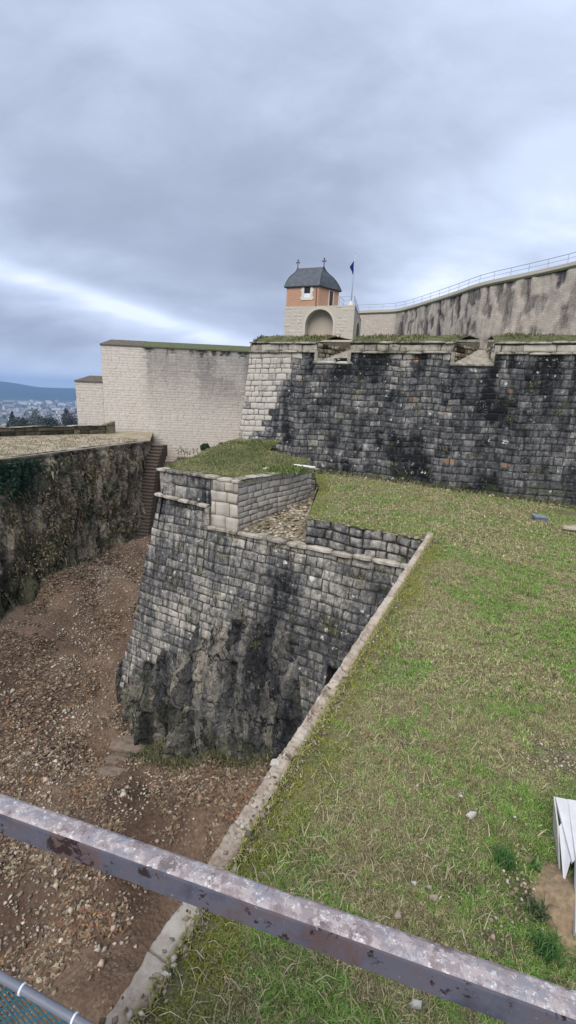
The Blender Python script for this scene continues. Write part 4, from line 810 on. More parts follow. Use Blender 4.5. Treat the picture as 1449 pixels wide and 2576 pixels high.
# ================================================================== GRASS TERRACE (right) + retaining wall
e1, e3_ = np.array([4.39, 13.71]), np.array([-.96, 2.13])
dE = (e3_-e1)/np.linalg.norm(e3_-e1); e5 = e1+dE*19.
EW = Fr(e1, e5, -3.86, 0.)
root = empty('retaining_wall', (4.39, 13.7, -14)); tag(root, 'retaining wall edging the lawn with a worn pale stone kerb running down the picture', 'retaining wall')
masonry('masonry', EW, -4.0, -14.5, 0, EW.L, .5, .8, m_bast, root, lambda u, z, uc, zc: np.full(len(u), .5), dep=.06)
m_kerb = stone('pale_kerb_stone', [(0., (.60, .53, .44)), (.35, (.45, .37, .29)), (.6, (.23, .165, .115)), (.8, (.12, .09, .06)), (1., (.05, .045, .03))], .3, .6, .3, moss=.5, mossc=(.10, .10, .03), jointc=(.07, .055, .04), bump=1., bd=.02)
us = np.r_[np.linspace(-.05, 9, 260), np.linspace(9.02, 15.5, 420), [17, EW.L]]; nu_ = len(us); ws = np.linspace(0, 1, 13); V = []; UVk = []; jk_ = []
for u in us:
    wdt = .172+.05*(fbm(u*1.3, 0, s=150)-.5)+.06*(fbm(u*6, 0, s=151)-.5)+.02*sm(10.8, 11.6, u); ex = .03*(fbm(u*2.2, 3, s=152)-.5)+.03*(fbm(u*9, 3, s=154)-.5)
    brk = sm(.58, .66, fbm(u*1.9, 9, s=153))*sm(6, 8, u)
    jn = min(abs(((u*1.35+.25*math.sin(u*2.1)) % 1)-.5)*2, 1); jn = float(jn > .965)
    for w_ in ws:
        h = -.14 if w_ == 0 else (-.012 if w_ == ws[1] else 0)
        if w_ > .9: h = -.03
        x = w_*wdt
        nz = (fbm(u*5, x*9, s=155)-.5)*.022+(fbm(u*22, x*25, s=156)-.5)*.04
        V.append(EW.S(u, -3.845+h+nz-.014*jn-.05*brk*float(w_ > .3), .05+ex-x)); UVk.append((u, x)); jk_.append(jn*.8)
mob('kerb', V, grid(13, nu_), m_kerb, root, {'dark': .26+.5*(fbm(np.array(UVk)[:, 0]*1.8, np.array(UVk)[:, 1]*5, s=157)-.45)+.25*(np.array(UVk)[:, 1] > .2), 'joint': jk_, 'tone': np.zeros(len(V))}, np.array(UVk), smooth=False)

n = 200; u = rng.uniform(8.5, 15.2, n); P = EW.S(u, -3.835, .03-rng.uniform(0, .2, n)); kc = chips('kerb_crumbs', P, rng.gamma(3, .011, n)+.012, pal([(.40, .33, .25), (.28, .22, .16), (.50, .45, .37), (.15, .12, .08)], n), m_chip, root, flat=.6); kc['kind'] = 'stuff'
n = 5200; u = rng.uniform(.2, 15.2, n); P_k = EW.S(u, -3.86, -.125-np.abs(rng.normal(0, .04, n)))
def zG(x, y): return -3.9 - .055*np.maximum(0, x-4)*sm(6, 14, y) + (fbm(x*.6, y*.6, s=160)-.5)*.10 + (fbm(x*3, y*3, s=161)-.5)*.035 - .02
Bx = lambda y: -5.4 + (18.9-y)/(-BT.d[1])*BT.d[0] + .12
def gxl(y):
    y = np.asarray(y, float)
    xe = e1[0]+dE[0]*((y-e1[1])/dE[1])+.01
    xb = Bx(y)
    xc = np.interp(y, [15.2, 20.8, 28.5], [.66, 1.36, 1.36])
    return np.where(y < 13.2, xe, np.where(y < 15.15, np.maximum(xb, .66), xc))
yv = np.arange(-3, 28, .14); nu_ = 110; rows_ = []
for y in yv:
    a = float(gxl(y)); s_ = np.linspace(0, 1, nu_)**1.5; x = a+(27-a)*s_; rows_.append(np.stack([x, np.full(nu_, y), zG(x, y)-.05*(s_ == 0)], -1))
gm = NT('lawn_soil'); ob = gm.coord(); n1 = gm.noise(ob, .7, 6, .6); n2 = gm.noise(ob, 18, 6, .75); n3 = gm.noise(ob, 3, 6, .7)
c = gm.ramp(gm.math('ADD', gm.math('MULTIPLY', n3, .5), gm.math('MULTIPLY', n2, .5)), [(.36, (.07, .062, .03)), (.47, (.14, .13, .065)), (.56, (.21, .195, .105)), (.68, (.30, .265, .16))])
c = gm.mix(gm.step(n1, .45, .62), c, gm.ramp(n2, [(.35, (.06, .075, .025)), (.65, (.16, .18, .07))])); gm.col(c); gm.bump(n2, .9, .03)
o = mob('lawn_ground', np.concatenate(rows_), grid(nu_, len(yv)), gm.m, smooth=True); tag(o, kind='structure')
# grass blades, denser close by
BQ1 = PZ(1425, 1905, -3.9); BQ2 = PZ(1440, 1290, -4.35)
def bare(x, y):   # worn patches of soil and gravel near the right edge
    return np.maximum.reduce([blob(x, y, 3.75, 4.75, .35, .22), blob(x, y, 2.15, 2.95, .28, .25), blob(x, y, 1.72, 2.60, .16, .12)*.8, blob(x, y, 1.55, 3.0, .10, .10)*.7, blob(x, y, 2.72, 3.35, .12, .35), blob(x, y, BQ1[0], BQ1[1], .5, .25), blob(x, y, BQ2[0], BQ2[1], 1.6, .9)])
def gcol(x, y):
    n = len(x); d = x-gxl(y)     # metres from the lawn's left edge
    g = fbm(x*.75, y*.75, s=170)*.55+fbm(x*3, y*3, s=171)*.45
    wx = np.clip((d-1.2)/1.9, 0, 1)*sm(10.5, 4.5, y)*sm(.30, .5, fbm(x*1.1+4, y*1.1, s=271))          # greener to the right in the foreground
    pg = np.clip(.10+.70*sm(.46, .58, g)+.80*wx-.25*sm(.9, .2, d)-.22*sm(7, 15, y), .05, .93)
    green = pal([(.11, .19, .04), (.075, .145, .03), (.155, .215, .055), (.20, .23, .075)], n, [3, 2, 2, 1.4])
    dry = pal([(.29, .245, .14), (.22, .19, .10), (.38, .325, .20), (.155, .135, .07), (.18, .175, .08)], n, [3, 3, 1.3, 2, 3])
    ylw = pal([(.30, .31, .05), (.23, .27, .05), (.36, .33, .09), (.16, .17, .05)], n)
    tf = vn(x*11+.3*vn(y*5, x*5, s=8), y*11, s=176); tg = vn(x*26, y*26, s=177)
    pg = np.clip(pg + (tf-.5)*1.1, .03, .97); br_ = (.80+.50*tf+.35*(tg-.5))[:, None]*LAWN_GAIN
    green = green*br_; dry = dry*br_
    c = np.where((rng.random(n) < pg)[:, None], green, dry)
    return np.where((rng.random(n) < .9*sm(.75, .25, d+.5*(fbm(x*1.4, y*1.4, s=172)-.5)))[:, None], ylw, c)
def lawn(n, yr, hmin, hmax, w, nm, lab, xm):
    y = yr[0]+(yr[1]-yr[0])*rng.random(n); a = gxl(y)+.02; xr = np.minimum(xm(y), 26); x = a+(xr-a)*rng.random(n)
    k = (xr > a) & (rng.random(n) > bare(x, y)*1.15) & (rng.random(n) < .45+1.1*fbm(x*2.2, y*2.2, s=173)-.1); x, y = x[k], y[k]; n = len(x)
    tall = sm(.42, .68, fbm(x*1.6, y*1.6, s=174)*.5+vn(x*9, y*9, s=175)*.5)
    d = x-gxl(y)
    h = (hmin+(hmax-hmin)*rng.random(n)**1.6)*(.6+.9*tall)*(.6+.4*sm(.1, .9, d))
    c = gcol(x, y); ln = np.clip(rng.normal(.7, .33, n), .05, 1.2)
    o = blades(nm, np.stack([x, y, zG(x, y)-.01], -1), h, w*rng.uniform(.6, 1.3, n), ln, c, m_leaf); tag(o, lab, 'grass', kind='stuff')
xv = lambda y: y*.70+2.4
lawn(620000, (1.2, 5.6), .03, .085, .0085, 'grass', 'matted green and straw grass filling the foreground lawn', lambda y: y*.80+2.2)
lawn(340000, (5.6, 12), .04, .095, .015, 'grass', 'short grass on the middle of the lawn', xv)
lawn(230000, (12, 27), .05, .11, .030, 'grass', 'short grass on the far lawn below the dark wall', xv)
n = len(P_k); o = blades('kerb_grass', P_k, rng.uniform(.03, .08, n), .009, rng.uniform(.4, 1.2, n), pal([(.33, .33, .09), (.25, .27, .07), (.42, .36, .18)], n), m_leaf); tag(o, 'yellow mossy grass growing over the inner side of the kerb', 'grass', kind='stuff')
# straws lying flat
n = 2600; y = rng.uniform(1.4, 9, n)**1.; x = gxl(y)+.15+rng.random(n)*(y*.6+.6); P = np.stack([x, y, zG(x, y)+.035], -1)
k = rng.random(n) < .8*sm(3.2, 1.2, x-(e1[0]+dE[0]*((y-e1[1])/dE[1])))+.15; P = P[k]; n = len(P)
o = blades('dry_straw', P, rng.uniform(.08, .2, n), .007, rng.uniform(1.1, 1.35, n), pal([(.50, .44, .28), (.42, .35, .2), (.36, .30, .17)], n), m_leaf); tag(o, 'bleached straw lying loose over the foreground lawn', 'straw', kind='stuff')
# gravel in the bare patches and crumbs along the kerb
P = scat(26000, (.8, 5), (2, 6), lambda P: rng.random(len(P)) < bare(P[:, 0], P[:, 1])*.55+.004)
u = rng.uniform(.2, EW.L-3, 1500); Q = EW.S(u, 0, -.13-np.abs(rng.normal(0, .06, 1500)))[:, :2]; P = np.concatenate([P, Q]); n = len(P)
o = chips('soil_gravel', np.stack([P[:, 0], P[:, 1], zG(P[:, 0], P[:, 1])+.015], -1), rng.gamma(3, .008, n)+.012, pal([(.38, .31, .22), (.26, .20, .14), (.52, .47, .38), (.16, .12, .08)], n, [3, 3, 1.4, 2]), m_chip); tag(o, 'loose gravel in the bare soil patches of the lawn and along the kerb', 'gravel', kind='stuff')
for i, (px, py, s_, m_, lb) in enumerate([(1188, 2050, .085, m_wht, 'flat white stone alone in the green grass, largest on the lawn'), (1092, 2258, .06, m_pst, 'small tan stone above the rail, centre right of the lawn'),
        (1080, 2232, .04, m_pst, 'tiny tan stone touching the stone just above the rail'), (998, 2300, .07, m_pst, 'brown rounded stone in straw right behind the rusty rail'), (1048, 2528, .06, m_wht, 'white flake stone in the grass below the rail'),
        (1040, 2222, .04, m_wht, 'small whitish flake left of the tan stones'), (1160, 2002, .03, m_wht, 'tiny white pebble just left of the largest white stone'), (508, 2272, .055, m_pst, 'tan loose stone on the kerb just under the rail'),
        (418, 2452, .045, m_wht, 'upright white stone lying on the broken kerb near the bottom'), (392, 2462, .06, m_pst, 'pinkish stone beside the white stone on the broken kerb'), (693, 1920, .09, m_wht, 'grey white round stone at the kerb beside the bastion foot'),
        (435, 2430, .035, m_wht, 'small round pebble behind the upright white kerb stone'), (1295, 2055, .025, m_wht, 'tiny pale pebble left of the white board'), (1310, 2010, .03, m_pst, 'tiny tan pebble in the grass left of the white board corner')]):
    q = PZ(px, py, -3.85); chipstone('stone', q, s_*.72, m_, lb, 'stone', sq=(1, .7, .5), seed=i+20)
# grey junction box and dark slab far right
q = PZ(1357, 1302, -4.1); m_gb = simple('grey_plastic_box', (.15, .165, .18), .6, .15, 5)
root = empty('utility_box', (q[0], q[1], -4.25)); tag(root, 'small blue grey box standing in the far lawn', 'box')
b = MB(); b.prism([(q[0]-.22, q[1]-.12), (q[0]+.22, q[1]-.2), (q[0]+.24, q[1]+.14), (q[0]-.2, q[1]+.2)], -4.4, -4.08); b.build('body', m_gb, root)
b = MB(); b.prism([(q[0]-.25, q[1]-.15), (q[0]+.25, q[1]-.23), (q[0]+.27, q[1]+.16), (q[0]-.23, q[1]+.23)], -4.08, [-4.02, -4.05, -4.02, -3.99]); b.build('lid', simple('pale_grey_lid', (.22, .235, .25), .6, .1, 5), root)
q = PZ(1447, 1330, -4.15)
chipstone('slab', q, .42, m_rubble, 'dark flat stone slab with pale top at the right edge of the far lawn', 'slab', sq=(1, .6, .22), seed=77)
# rubble line at the foot of the dark wall
n = 500; u = rng.uniform(4.6, 19, n); P = MW.S(u, -4.0, .1+rng.gamma(2, .09, n)); P[:, 2] = zG(P[:, 0], P[:, 1])+.04
o = chips('wall_foot_rubble', P, rng.uniform(.08, .26, n), pal([(.30, .26, .2), (.16, .14, .1), (.42, .37, .3), (.07, .07, .05)], n), m_chip); tag(o, 'line of broken stones at the foot of the dark wall', 'rubble', kind='stuff')
n = 3500; u = rng.uniform(4.4, 19.5, n); P = MW.S(u, -4.0, .05+rng.gamma(2, .1, n)); P[:, 2] = zG(P[:, 0], P[:, 1]); o = blades('wall_foot_grass', P, rng.uniform(.1, .34, n), .03, rng.uniform(.2, .8, n), pal([(.12, .13, .05), (.24, .21, .11), (.07, .08, .03)], n), m_leaf); tag(o, 'longer grass fringe at the foot of the dark wall', 'grass', kind='stuff')
# leafy plants near the board
for i, (px, py, s_, lb) in enumerate([(1352, 2185, .13, 'broad leaved green plant left of the white board'), (1352, 2290, .15, 'tufted dark green weed in the bare soil near the rail'), (1372, 2385, .17, 'tall green grass tuft just above the rail at right'), (1270, 2160, .14, 'dark lush grass tuft left of the broad leaved plant')]):
    q = PZ(px, py, -3.88); n = (14, 90, 150, 240)[i]
    P = q + rng.normal(0, 1, (n, 3))*[s_*.25, s_*.25, 0]; P[:, 2] = float(zG(q[0], q[1]))
    o = blades('plant', P, rng.uniform(.6, 1.2, n)*s_, (.035, .012, .010, .008)[i], rng.uniform(.3, .9, n), pal([(.05, .13, .03), (.09, .18, .05)] if i != 1 else [(.06, .10, .04), (.10, .14, .06)], n), m_leaf); tag(o, lb, 'plant' if i < 2 else 'grass tuft')
# white board in the sand
m_wp = simple('chalk_white_board_paint', (.60, .59, .60), .6, .16, 5, bump=.1); m_we = simple('board_edge', (.50, .48, .44), .8, .15, 8)
bl, br_, bt_ = PZ(1397, 2004, -3.58), PZ(1470, 2024, -3.58), PZ(1452, 2345, -3.86); b2 = PZ(1418, 2225, -3.86)
root = empty('white_board', (bl[0], bl[1], -3.95)); tag(root, 'white painted board with pointed notch sticking out of sand at the right edge', 'board')
def slab(P, th, name, m):
    P = [np.array(p) for p in P]; n_ = np.cross(P[1]-P[0], P[-1]-P[0]); n_ /= np.linalg.norm(n_); n_ = n_ if n_[2] > 0 else -n_
    N = len(P); b = MB(); b.add([p-n_*th for p in P]+P, [tuple(range(N))[::-1], tuple(range(N, 2*N))]+[(i, (i+1) % N, N+(i+1) % N, N+i) for i in range(N)]); return b.build(name, m, root)
far_ = br_+[.5, -.05, 0]; nr = bt_+[.6, -.2, 0]
slab([bl, PZ(1432, 2012, -3.58), PZ(1449, 2160, -3.72)+[.0, 0, 0], PZ(1440, 2170, -3.74)], .03, 'pointed_plank', m_wp)
slab([PZ(1425, 2050, -3.63), PZ(1440, 2150, -3.73), b2, PZ(1406, 2080, -3.68)], .02, 'inner_plank', m_wp)
slab([PZ(1428, 2010, -3.575), far_, nr, PZ(1447, 2345, -3.82), PZ(1450, 2165, -3.70)], .055, 'main_plank', m_wp)
slab([bl+[-.004, 0, .0], PZ(1406, 2080, -3.68), PZ(1410, 2190, -3.90), PZ(1394, 2085, -3.90)], .012, 'side_edge', m_we)
m_sand = simple('wet_tan_sand', (.30, .215, .13), .95, .4, 18, bump=.8)
cx, cy = PZ(1425, 2270, -3.86)[:2]; xs_, ys_ = np.meshgrid(np.linspace(-.5, .6, 50), np.linspace(-.5, .55, 50)); hz_ = .15*np.exp(-(xs_/.2)**2-(ys_/.28)**2)+(fbm((xs_+3)*7, (ys_+3)*7, s=180)-.5)*.05-.02; 
o = mob('sand_heap', np.stack([xs_+cx+.05, ys_+cy, zG(xs_+cx, ys_+cy)+hz_], -1).reshape(-1, 3), grid(50, 50), m_sand, smooth=True); tag(o, 'small heap of tan sand around the foot of the white board', 'sand')

# ================================================================== GATE TOWER on the skyline
zt_ = 11.25; Lp, Kp, Rp = PZ(717, 772, zt_), PZ(800, 769, zt_), PZ(893, 767, zt_)
TF = Fr(Lp[:2], Rp[:2], zt_, .008); TL = TF.L; uK = TL*(800-717)/(893-717)
uK = TF.uz(800, 769)[0]
root = empty('gate_tower', (Lp[0], Lp[1], 3.1)); tag(root, 'square brick turret with bell shaped slate roof on a pale stone arch block', 'tower')
m_tw = stone('tower_ashlar', PALE, .12, .14, .08, jointc=(.36, .32, .27), bump=.25, ns=.6)
def wallarch(fr, u0, u1, zb, zt, ua, ub, zs, m, name, dep, parent, backm, thick=.0):
    """wall face with an arched niche: outer face, intrados and back wall"""
    uc = (ua+ub)/2; r = (ub-ua)/2; A = [(ua, zb)]+[(uc-r*math.cos(t), zs+r*math.sin(t)) for t in np.linspace(0, math.pi, 25)]+[(ub, zb)]
    V = []; Fc = []
    def S(u, z, h=0): V.append(fr.S(u, z, h)); return len(V)-1
    Fc.append((S(u0, zb), S(ua, zb), S(ua, zs), S(ua, zt), S(u0, zt))); Fc.append((S(ub, zb), S(u1, zb), S(u1, zt), S(ub, zt), S(ub, zs)))
    arc = A[1:-1]
    for i in range(len(arc)-1): Fc.append((S(*arc[i]), S(*arc[i+1]), S(arc[i+1][0], zt), S(arc[i][0], zt)))
    for i in range(len(A)-1): Fc.append((S(A[i][0], A[i][1]), S(A[i][0], A[i][1], -dep), S(A[i+1][0], A[i+1][1], -dep), S(A[i+1][0], A[i+1][1])))
    V = np.array(V); uv = np.stack([(V[:, :2]-fr.O)@fr.d, V[:, 2]], -1)
    mob(name, V, Fc, m, parent, {'dark': np.full(len(V), .15)}, uv)
    Vb = [fr.S(u, z, -dep+.002) for u, z in A]; o = mob('niche_back', Vb, [tuple(range(len(Vb)))], backm, parent, {'dark': np.full(len(Vb), .3)}, np.array(A))
    V = []; Fc = []
    for (u, z), (u2, z2) in zip(A, [(ua-.28, zb)]+[(uc-(r+.28)*math.cos(t), zs+(r+.28)*math.sin(t)) for t in np.linspace(0, math.pi, 25)]+[(ub+.28, zb)]): V += [fr.S(u, z, .05), fr.S(u2, z2, .05), fr.S(u2, z2, -.01), fr.S(u, z, -.01)]
    for i in range(len(A)-1): a = i*4; Fc += [(a, a+4, a+5, a+1), (a+1, a+5, a+6, a+2), (a+3, a+7, a+4, a)]
    mob('arch_ring', V, Fc, m, parent, {'dark': np.full(len(V), .02)}, np.array([(0, 0)]*len(V)))
ua, ub = TF.uz(768, 815)[0], TF.uz(838, 815)[0]; zs = TF.uz(803, 778)[1]-(ub-ua)/2
m_arch = stone('niche_render', [(0., (.54, .47, .38)), (.5, (.40, .34, .27)), (1., (.15, .12, .09))], .4, .2, .1, jointc=(.3, .26, .2), bump=.3, ns=.4)
# ashlar joints for the block come from thin real courses
wallarch(TF, 0, TL, 2.4, zt_, ua, ub, zs, m_tw, 'block_front', 1.1, root, m_arch)
SR = Fr(Rp[:2], PZ(906, 790, zt_-.3)[:2]*1.0, zt_); pe = PY(909, 800, 70)[:2]; SR = Fr(Rp[:2], pe, zt_)
wallarch(SR, 0, SR.L, 2.4, zt_, SR.L*.30, SR.L*.80, TF.uz(897, 836)[1]-.6, m_tw, 'block_side', 1.5, root, blk)  # tunnel arch closed by a sheet coloured black for its inner shade
b = MB(); b.prism([Lp[:2], Rp[:2], pe, (pe[0]-7, pe[1]+3), (Lp[0]+.6, Lp[1]+9)], zt_-.35, zt_+.001); b.build('terrace_slab', m_tw, root, dark=.12)
LF = Fr((Lp[0]+.6, Lp[1]+9), Lp[:2], zt_); b = MB(); b.add([LF.S(0, 2.4), LF.S(LF.L, 2.4), LF.S(LF.L, zt_), LF.S(0, zt_)], [(0, 1, 2, 3)]); b.build('block_rear_side', m_tw, root, dark=.12)
# ashlar courses on block: shallow stones over the front, beside the niche
def adk(u, z, uc, zc): return .10+.25*(fbm(uc*.8, zc*.8, s=190)-.4)
arcs = []
for (x0_, x1_) in ((0.02, ua-.3), (ub+.3, TL-.02)): masonry('ashlar', TF, zt_-.02, 2.6, x0_, x1_, .38, .8, m_tw, root, adk, dep=.03, bulge=.006, jw=.02, jk=.5, tone=.4, wob=0)
masonry('ashlar', TF, zt_-.02, zs+(ub-ua)/2+.34, ua-.3, ub+.3, .38, .8, m_tw, root, adk, dep=.03, bulge=.006, jw=.02, jk=.5, tone=.4, wob=0)
# brick storey
ze = float(PY(800, 716, Kp[1])[2]); FS = Fr(TF.S(.12, zt_, -.06)[:2], TF.S(uK, zt_, -.06)[:2], zt_)
Sp = PZ(853, 731, ze); SS = Fr(FS.S(FS.L, 0)[:2], Sp[:2], zt_)
br = NT('orange_brick'); uv = br.n('ShaderNodeUVMap').outputs[0]; bt = br.n('ShaderNodeTexBrick'); br.put(bt.inputs['Vector'], uv); bt.inputs['Scale'].default_value = 1.
bt.inputs['Brick Width'].default_value = .24; bt.inputs['Row Height'].default_value = .08; bt.inputs['Mortar Size'].default_value = .009
bt.inputs['Color1'].default_value = (.52, .28, .175, 1); bt.inputs['Color2'].default_value = (.43, .215, .13, 1); bt.inputs['Mortar'].default_value = (.46, .34, .25, 1)
nb = br.noise(br.coord(), .8, 6, .65); br.col(br.mix(br.step(nb, .4, .7), bt.outputs[0], (.50, .30, .18))); m_brick = br.m
ex2 = Sp[:2]+(FS.S(0, 0)[:2]-FS.S(FS.L, 0)[:2])
cs4 = [FS.S(0, 0)[:2], FS.S(FS.L, 0)[:2], Sp[:2], ex2]
for i in range(4):
    f_ = Fr(cs4[i], cs4[(i+1) % 4], zt_); uvv = [(0, 0), (f_.L, 0), (f_.L, ze-zt_), (0, ze-zt_)]
    mob('brick_wall', [f_.S(0, zt_-.1), f_.S(f_.L, zt_-.1), f_.S(f_.L, ze), f_.S(0, ze)], [(0, 1, 2, 3)], m_brick, root, None, np.array(uvv))
def panel(name, fr, ua, ub, za, zb_, h0, h1, m, par=None):
    b = MB(); b.hexa([fr.S(ua, za, h1), fr.S(ub, za, h1), fr.S(ub, za, h0), fr.S(ua, za, h0), fr.S(ua, zb_, h1), fr.S(ub, zb_, h1), fr.S(ub, zb_, h0), fr.S(ua, zb_, h0)]); return b.build(name, m, par or root)
wa, wz1 = FS.uz(766, 722); wb, wz0 = FS.uz(780, 748); fwm = .32
m_ws = simple('white_window_stone', (.66, .62, .55), .9, .1, 5); m_shut = simple('white_shutter_board', (.75, .77, .82), .6, .05, 4)
wo = empty('window', (wa, 0, 0)); wo.parent = root; wo.matrix_parent_inverse = mat_inv(root); wo.location = tuple(FS.S(wa, wz0))
for (a_, b_, c_, d_) in ((wa-fwm, wa, wz0-.3, wz1+.25), (wb, wb+fwm, wz0-.3, wz1+.25), (wa, wb, wz1, wz1+.25), (wa, wb, wz0-.3, wz0)):
    panel('frame', FS, a_, b_, c_, d_, -.05, .06, m_ws, wo)
for k, zz_ in enumerate(np.linspace(wz0-.2, wz1-.1, 4)):
    if k % 2 == 0: panel('frame_block', FS, wa-fwm-.12, wa-fwm, zz_, zz_+.3, -.05, .055, m_ws, wo); panel('frame_block', FS, wb+fwm, wb+fwm+.12, zz_, zz_+.3, -.05, .055, m_ws, wo)
zmid = wz0+(wz1-wz0)*.38
panel('pane', FS, wa, wb, zmid, wz1, -.02, .012, simple('dark_window_glass', (.03, .02, .025), .15, .1, 3, bump=0), wo); panel('shutter', FS, wa, wb, wz0, zmid, -.02, .03, m_shut, wo)
da, dz1 = SS.uz(836, 740); db, dz0 = SS.uz(845, 764); dz0 = zt_+.05
panel('side_door', SS, SS.L*.52, SS.L*.70, dz0, ze-.35, -.02, .02, simple('dark_brown_door', (.07, .05, .04), .8, .2, 3)); panel('door_surround', SS, SS.L*.48, SS.L*.52, dz0, ze-.25, -.02, .05, m_ws); panel('door_surround', SS, SS.L*.70, SS.L*.74, dz0, ze-.25, -.02, .05, m_ws)
b = MB(); b.tube([FS.S(FS.L-.3, zt_, .1), FS.S(FS.L-.3, ze, .1)], .045, 6); b.build('downpipe', simple('brown_pipe', (.12, .09, .08), .6), root)
# bell roof
m_slate = NT('slate_roof'); ob = m_slate.coord(); f = m_slate.noise(ob, 2.2, 8, .7); m_slate.col(m_slate.ramp(f, [(.3, (.055, .065, .08)), (.7, (.12, .135, .155))])); m_slate.b.inputs['Roughness'].default_value = .55; m_slate.bump(m_slate.noise(m_slate.mapping(ob, (.6, .6, 6)), 2, 4, .6), .5, .04)
cen = sum(cs4)/4; ov = 1.10; eav = [cen+(c-cen)*ov for c in cs4]; ze2 = ze-.03
zr = float(PY(782, 677, cen[1])[2]); dfd = (cs4[1]-cs4[0])
rgc = cen; R0p, R1p = PZ(750, 678, zr)[:2], PZ(814, 673, zr)[:2]; mid = (R0p+R1p)/2; sft = cen-mid
hl = np.linalg.norm(R1p-R0p)/2; ud = dfd/np.linalg.norm(dfd); ra, rb = mid-ud*hl, mid+ud*hl
wdir = (cs4[3]-cs4[0]); wdir /= np.linalg.norm(wdir)
rdg = [ra-wdir*.12, rb-wdir*.12, rb+wdir*.12, ra+wdir*.12]
prof = [(0, 0), (.05, .07), (.10, .15), (.20, .30), (.32, .44), (.475, .58), (.62, .67), (.76, .75), (.87, .84), (.95, .93), (1., 1.)]
V = []
for s_, h_ in prof:
    for c_, r_ in zip(eav, rdg):
        p = c_+(r_-c_)*s_; V.append((p[0], p[1], ze2+(zr-ze2)*h_))
Fc = [(i*4+k, i*4+(k+1) % 4, (i+1)*4+(k+1) % 4, (i+1)*4+k) for i in range(len(prof)-1) for k in range(4)]+[(0, 3, 2, 1), tuple(range(len(V)-4, len(V)))]
rf = mob('roof', V, Fc, m_slate.m, root)
b = MB(); b.prism(eav, ze2-.14, ze2-.002); b.build('eaves', simple('dark_eaves_wood', (.03, .03, .035), .7), root)
m_lead = simple('dark_lead', (.05, .055, .065), .5, .2, 4); b = MB(); b.tube([(ra[0], ra[1], zr), (rb[0], rb[1], zr)], .09, 8)
for i in range(4):
    b.tube([tuple(V[j*4+i]) for j in range(len(prof))], .05, 5)
b.build('ridge_rolls', m_lead, root)
for q in (ra, rb):
    b = MB(); p = np.array([q[0], q[1], zr]); b.tube([p, p+[0, 0, .12], p+[0, 0, .2], p+[0, 0, .9], p+[0, 0, 1.0], p+[0, 0, 1.15]], [.12, .10, .055, .05, .10, .02], 8)
    u3 = np.array([ud[0], ud[1], 0]); c_ = p+[0, 0, .75]; b.tube([c_-u3*.28, c_-u3*.22, c_-u3*.08, c_+u3*.08, c_+u3*.22, c_+u3*.28], [.03, .09, .05, .05, .09, .03], 8); b.build('finial', m_lead, root)
# terrace railing + flagpole
m_gal = simple('galvanised_steel', (.32, .34, .37), .45, .1, 4, metal=.3)
def railing(name, pts, h, lab, n_rail=2, post=2.2, r=.03, cat='railing', base=None):
    root = empty(name, tuple(pts[0])); tag(root, lab, cat); pts = [np.array(p, float) for p in pts]
    for k in range(n_rail): b = MB(); zz_ = h*(1-k*.48); b.tube([p+[0, 0, zz_] for p in pts], r if k == 0 else r*.7, 6); b.build('top_rail' if k == 0 else 'mid_rail', m_gal, root)
    pos = []
    for a, c in zip(pts[:-1], pts[1:]):
        n = max(1, round(np.linalg.norm(c-a)/post)); pos += [a+(c-a)*i/n for i in range(n)]
    pos.append(pts[-1])
    for p in pos: b = MB(); b.tube([p-[0, 0, .05], p+[0, 0, h]], r*.85, 6); b.build('post', m_gal, root)
    return root
r0 = TF.S(uK+2.6, zt_, -.35); r1 = TF.S(TL-.2, zt_, -.3); r2 = SR.S(SR.L*.9, zt_, -.3)
railing('terrace_railing', [TF.S(uK+2.6, zt_, -2.5), r0, r1, r2], 1.05, 'thin grey railing round the small terrace beside the turret', post=1.5, r=.03)
fp = PY(883, 762, 61.5); fp[2] = zt_; ftop = float(PY(892, 637, 61.5)[2])
root = empty('flagpole', tuple(fp)); tag(root, 'tall thin flagpole with a limp dark blue flag on the turret terrace', 'flagpole')
m_pole = simple('white_grey_pole', (.45, .47, .52), .4, .08, 3); b = MB(); top_ = np.array([fp[0]+.10, fp[1], ftop]); b.tube([fp, fp*.5+top_*.5, top_], [.075, .055, .04], 8); b.build('pole', m_pole, root, smooth=True)
b = MB(); b.tube([top_, top_+[0, 0, .12]], [.07, .02], 8); b.build('pole_cap', m_gal, root)
b = MB(); b.tube([fp-[0, 0, .02], fp+[0, 0, .1], fp+[0, 0, .55], fp+[0, 0, .75]], [.48, .46, .22, .1], 10); b.build('base', m_ws, root)
nu_, nv = 13, 18; V = []
fz1, fz0 = ftop-.75, ftop-2.1
for j in range(nv):
    t_ = j/(nv-1)
    for i in range(nu_):
        s_ = i/(nu_-1); wd_ = .44*(1-t_)**.55*(.45+.55*math.sin(1.2+t_*4))+.10
        V.append((top_[0]-.03-s_*wd_-.10*t_*s_, top_[1]+.16*math.sin(s_*11+t_*2)*(.3+s_), fz1-(fz1-fz0)*t_-.75*s_*(1.-.5*t_)))
mob('flag', V, grid(nu_, nv), simple('dark_blue_flag_cloth', (.012, .025, .20), .8, .15, 3, bump=0), root, smooth=True)

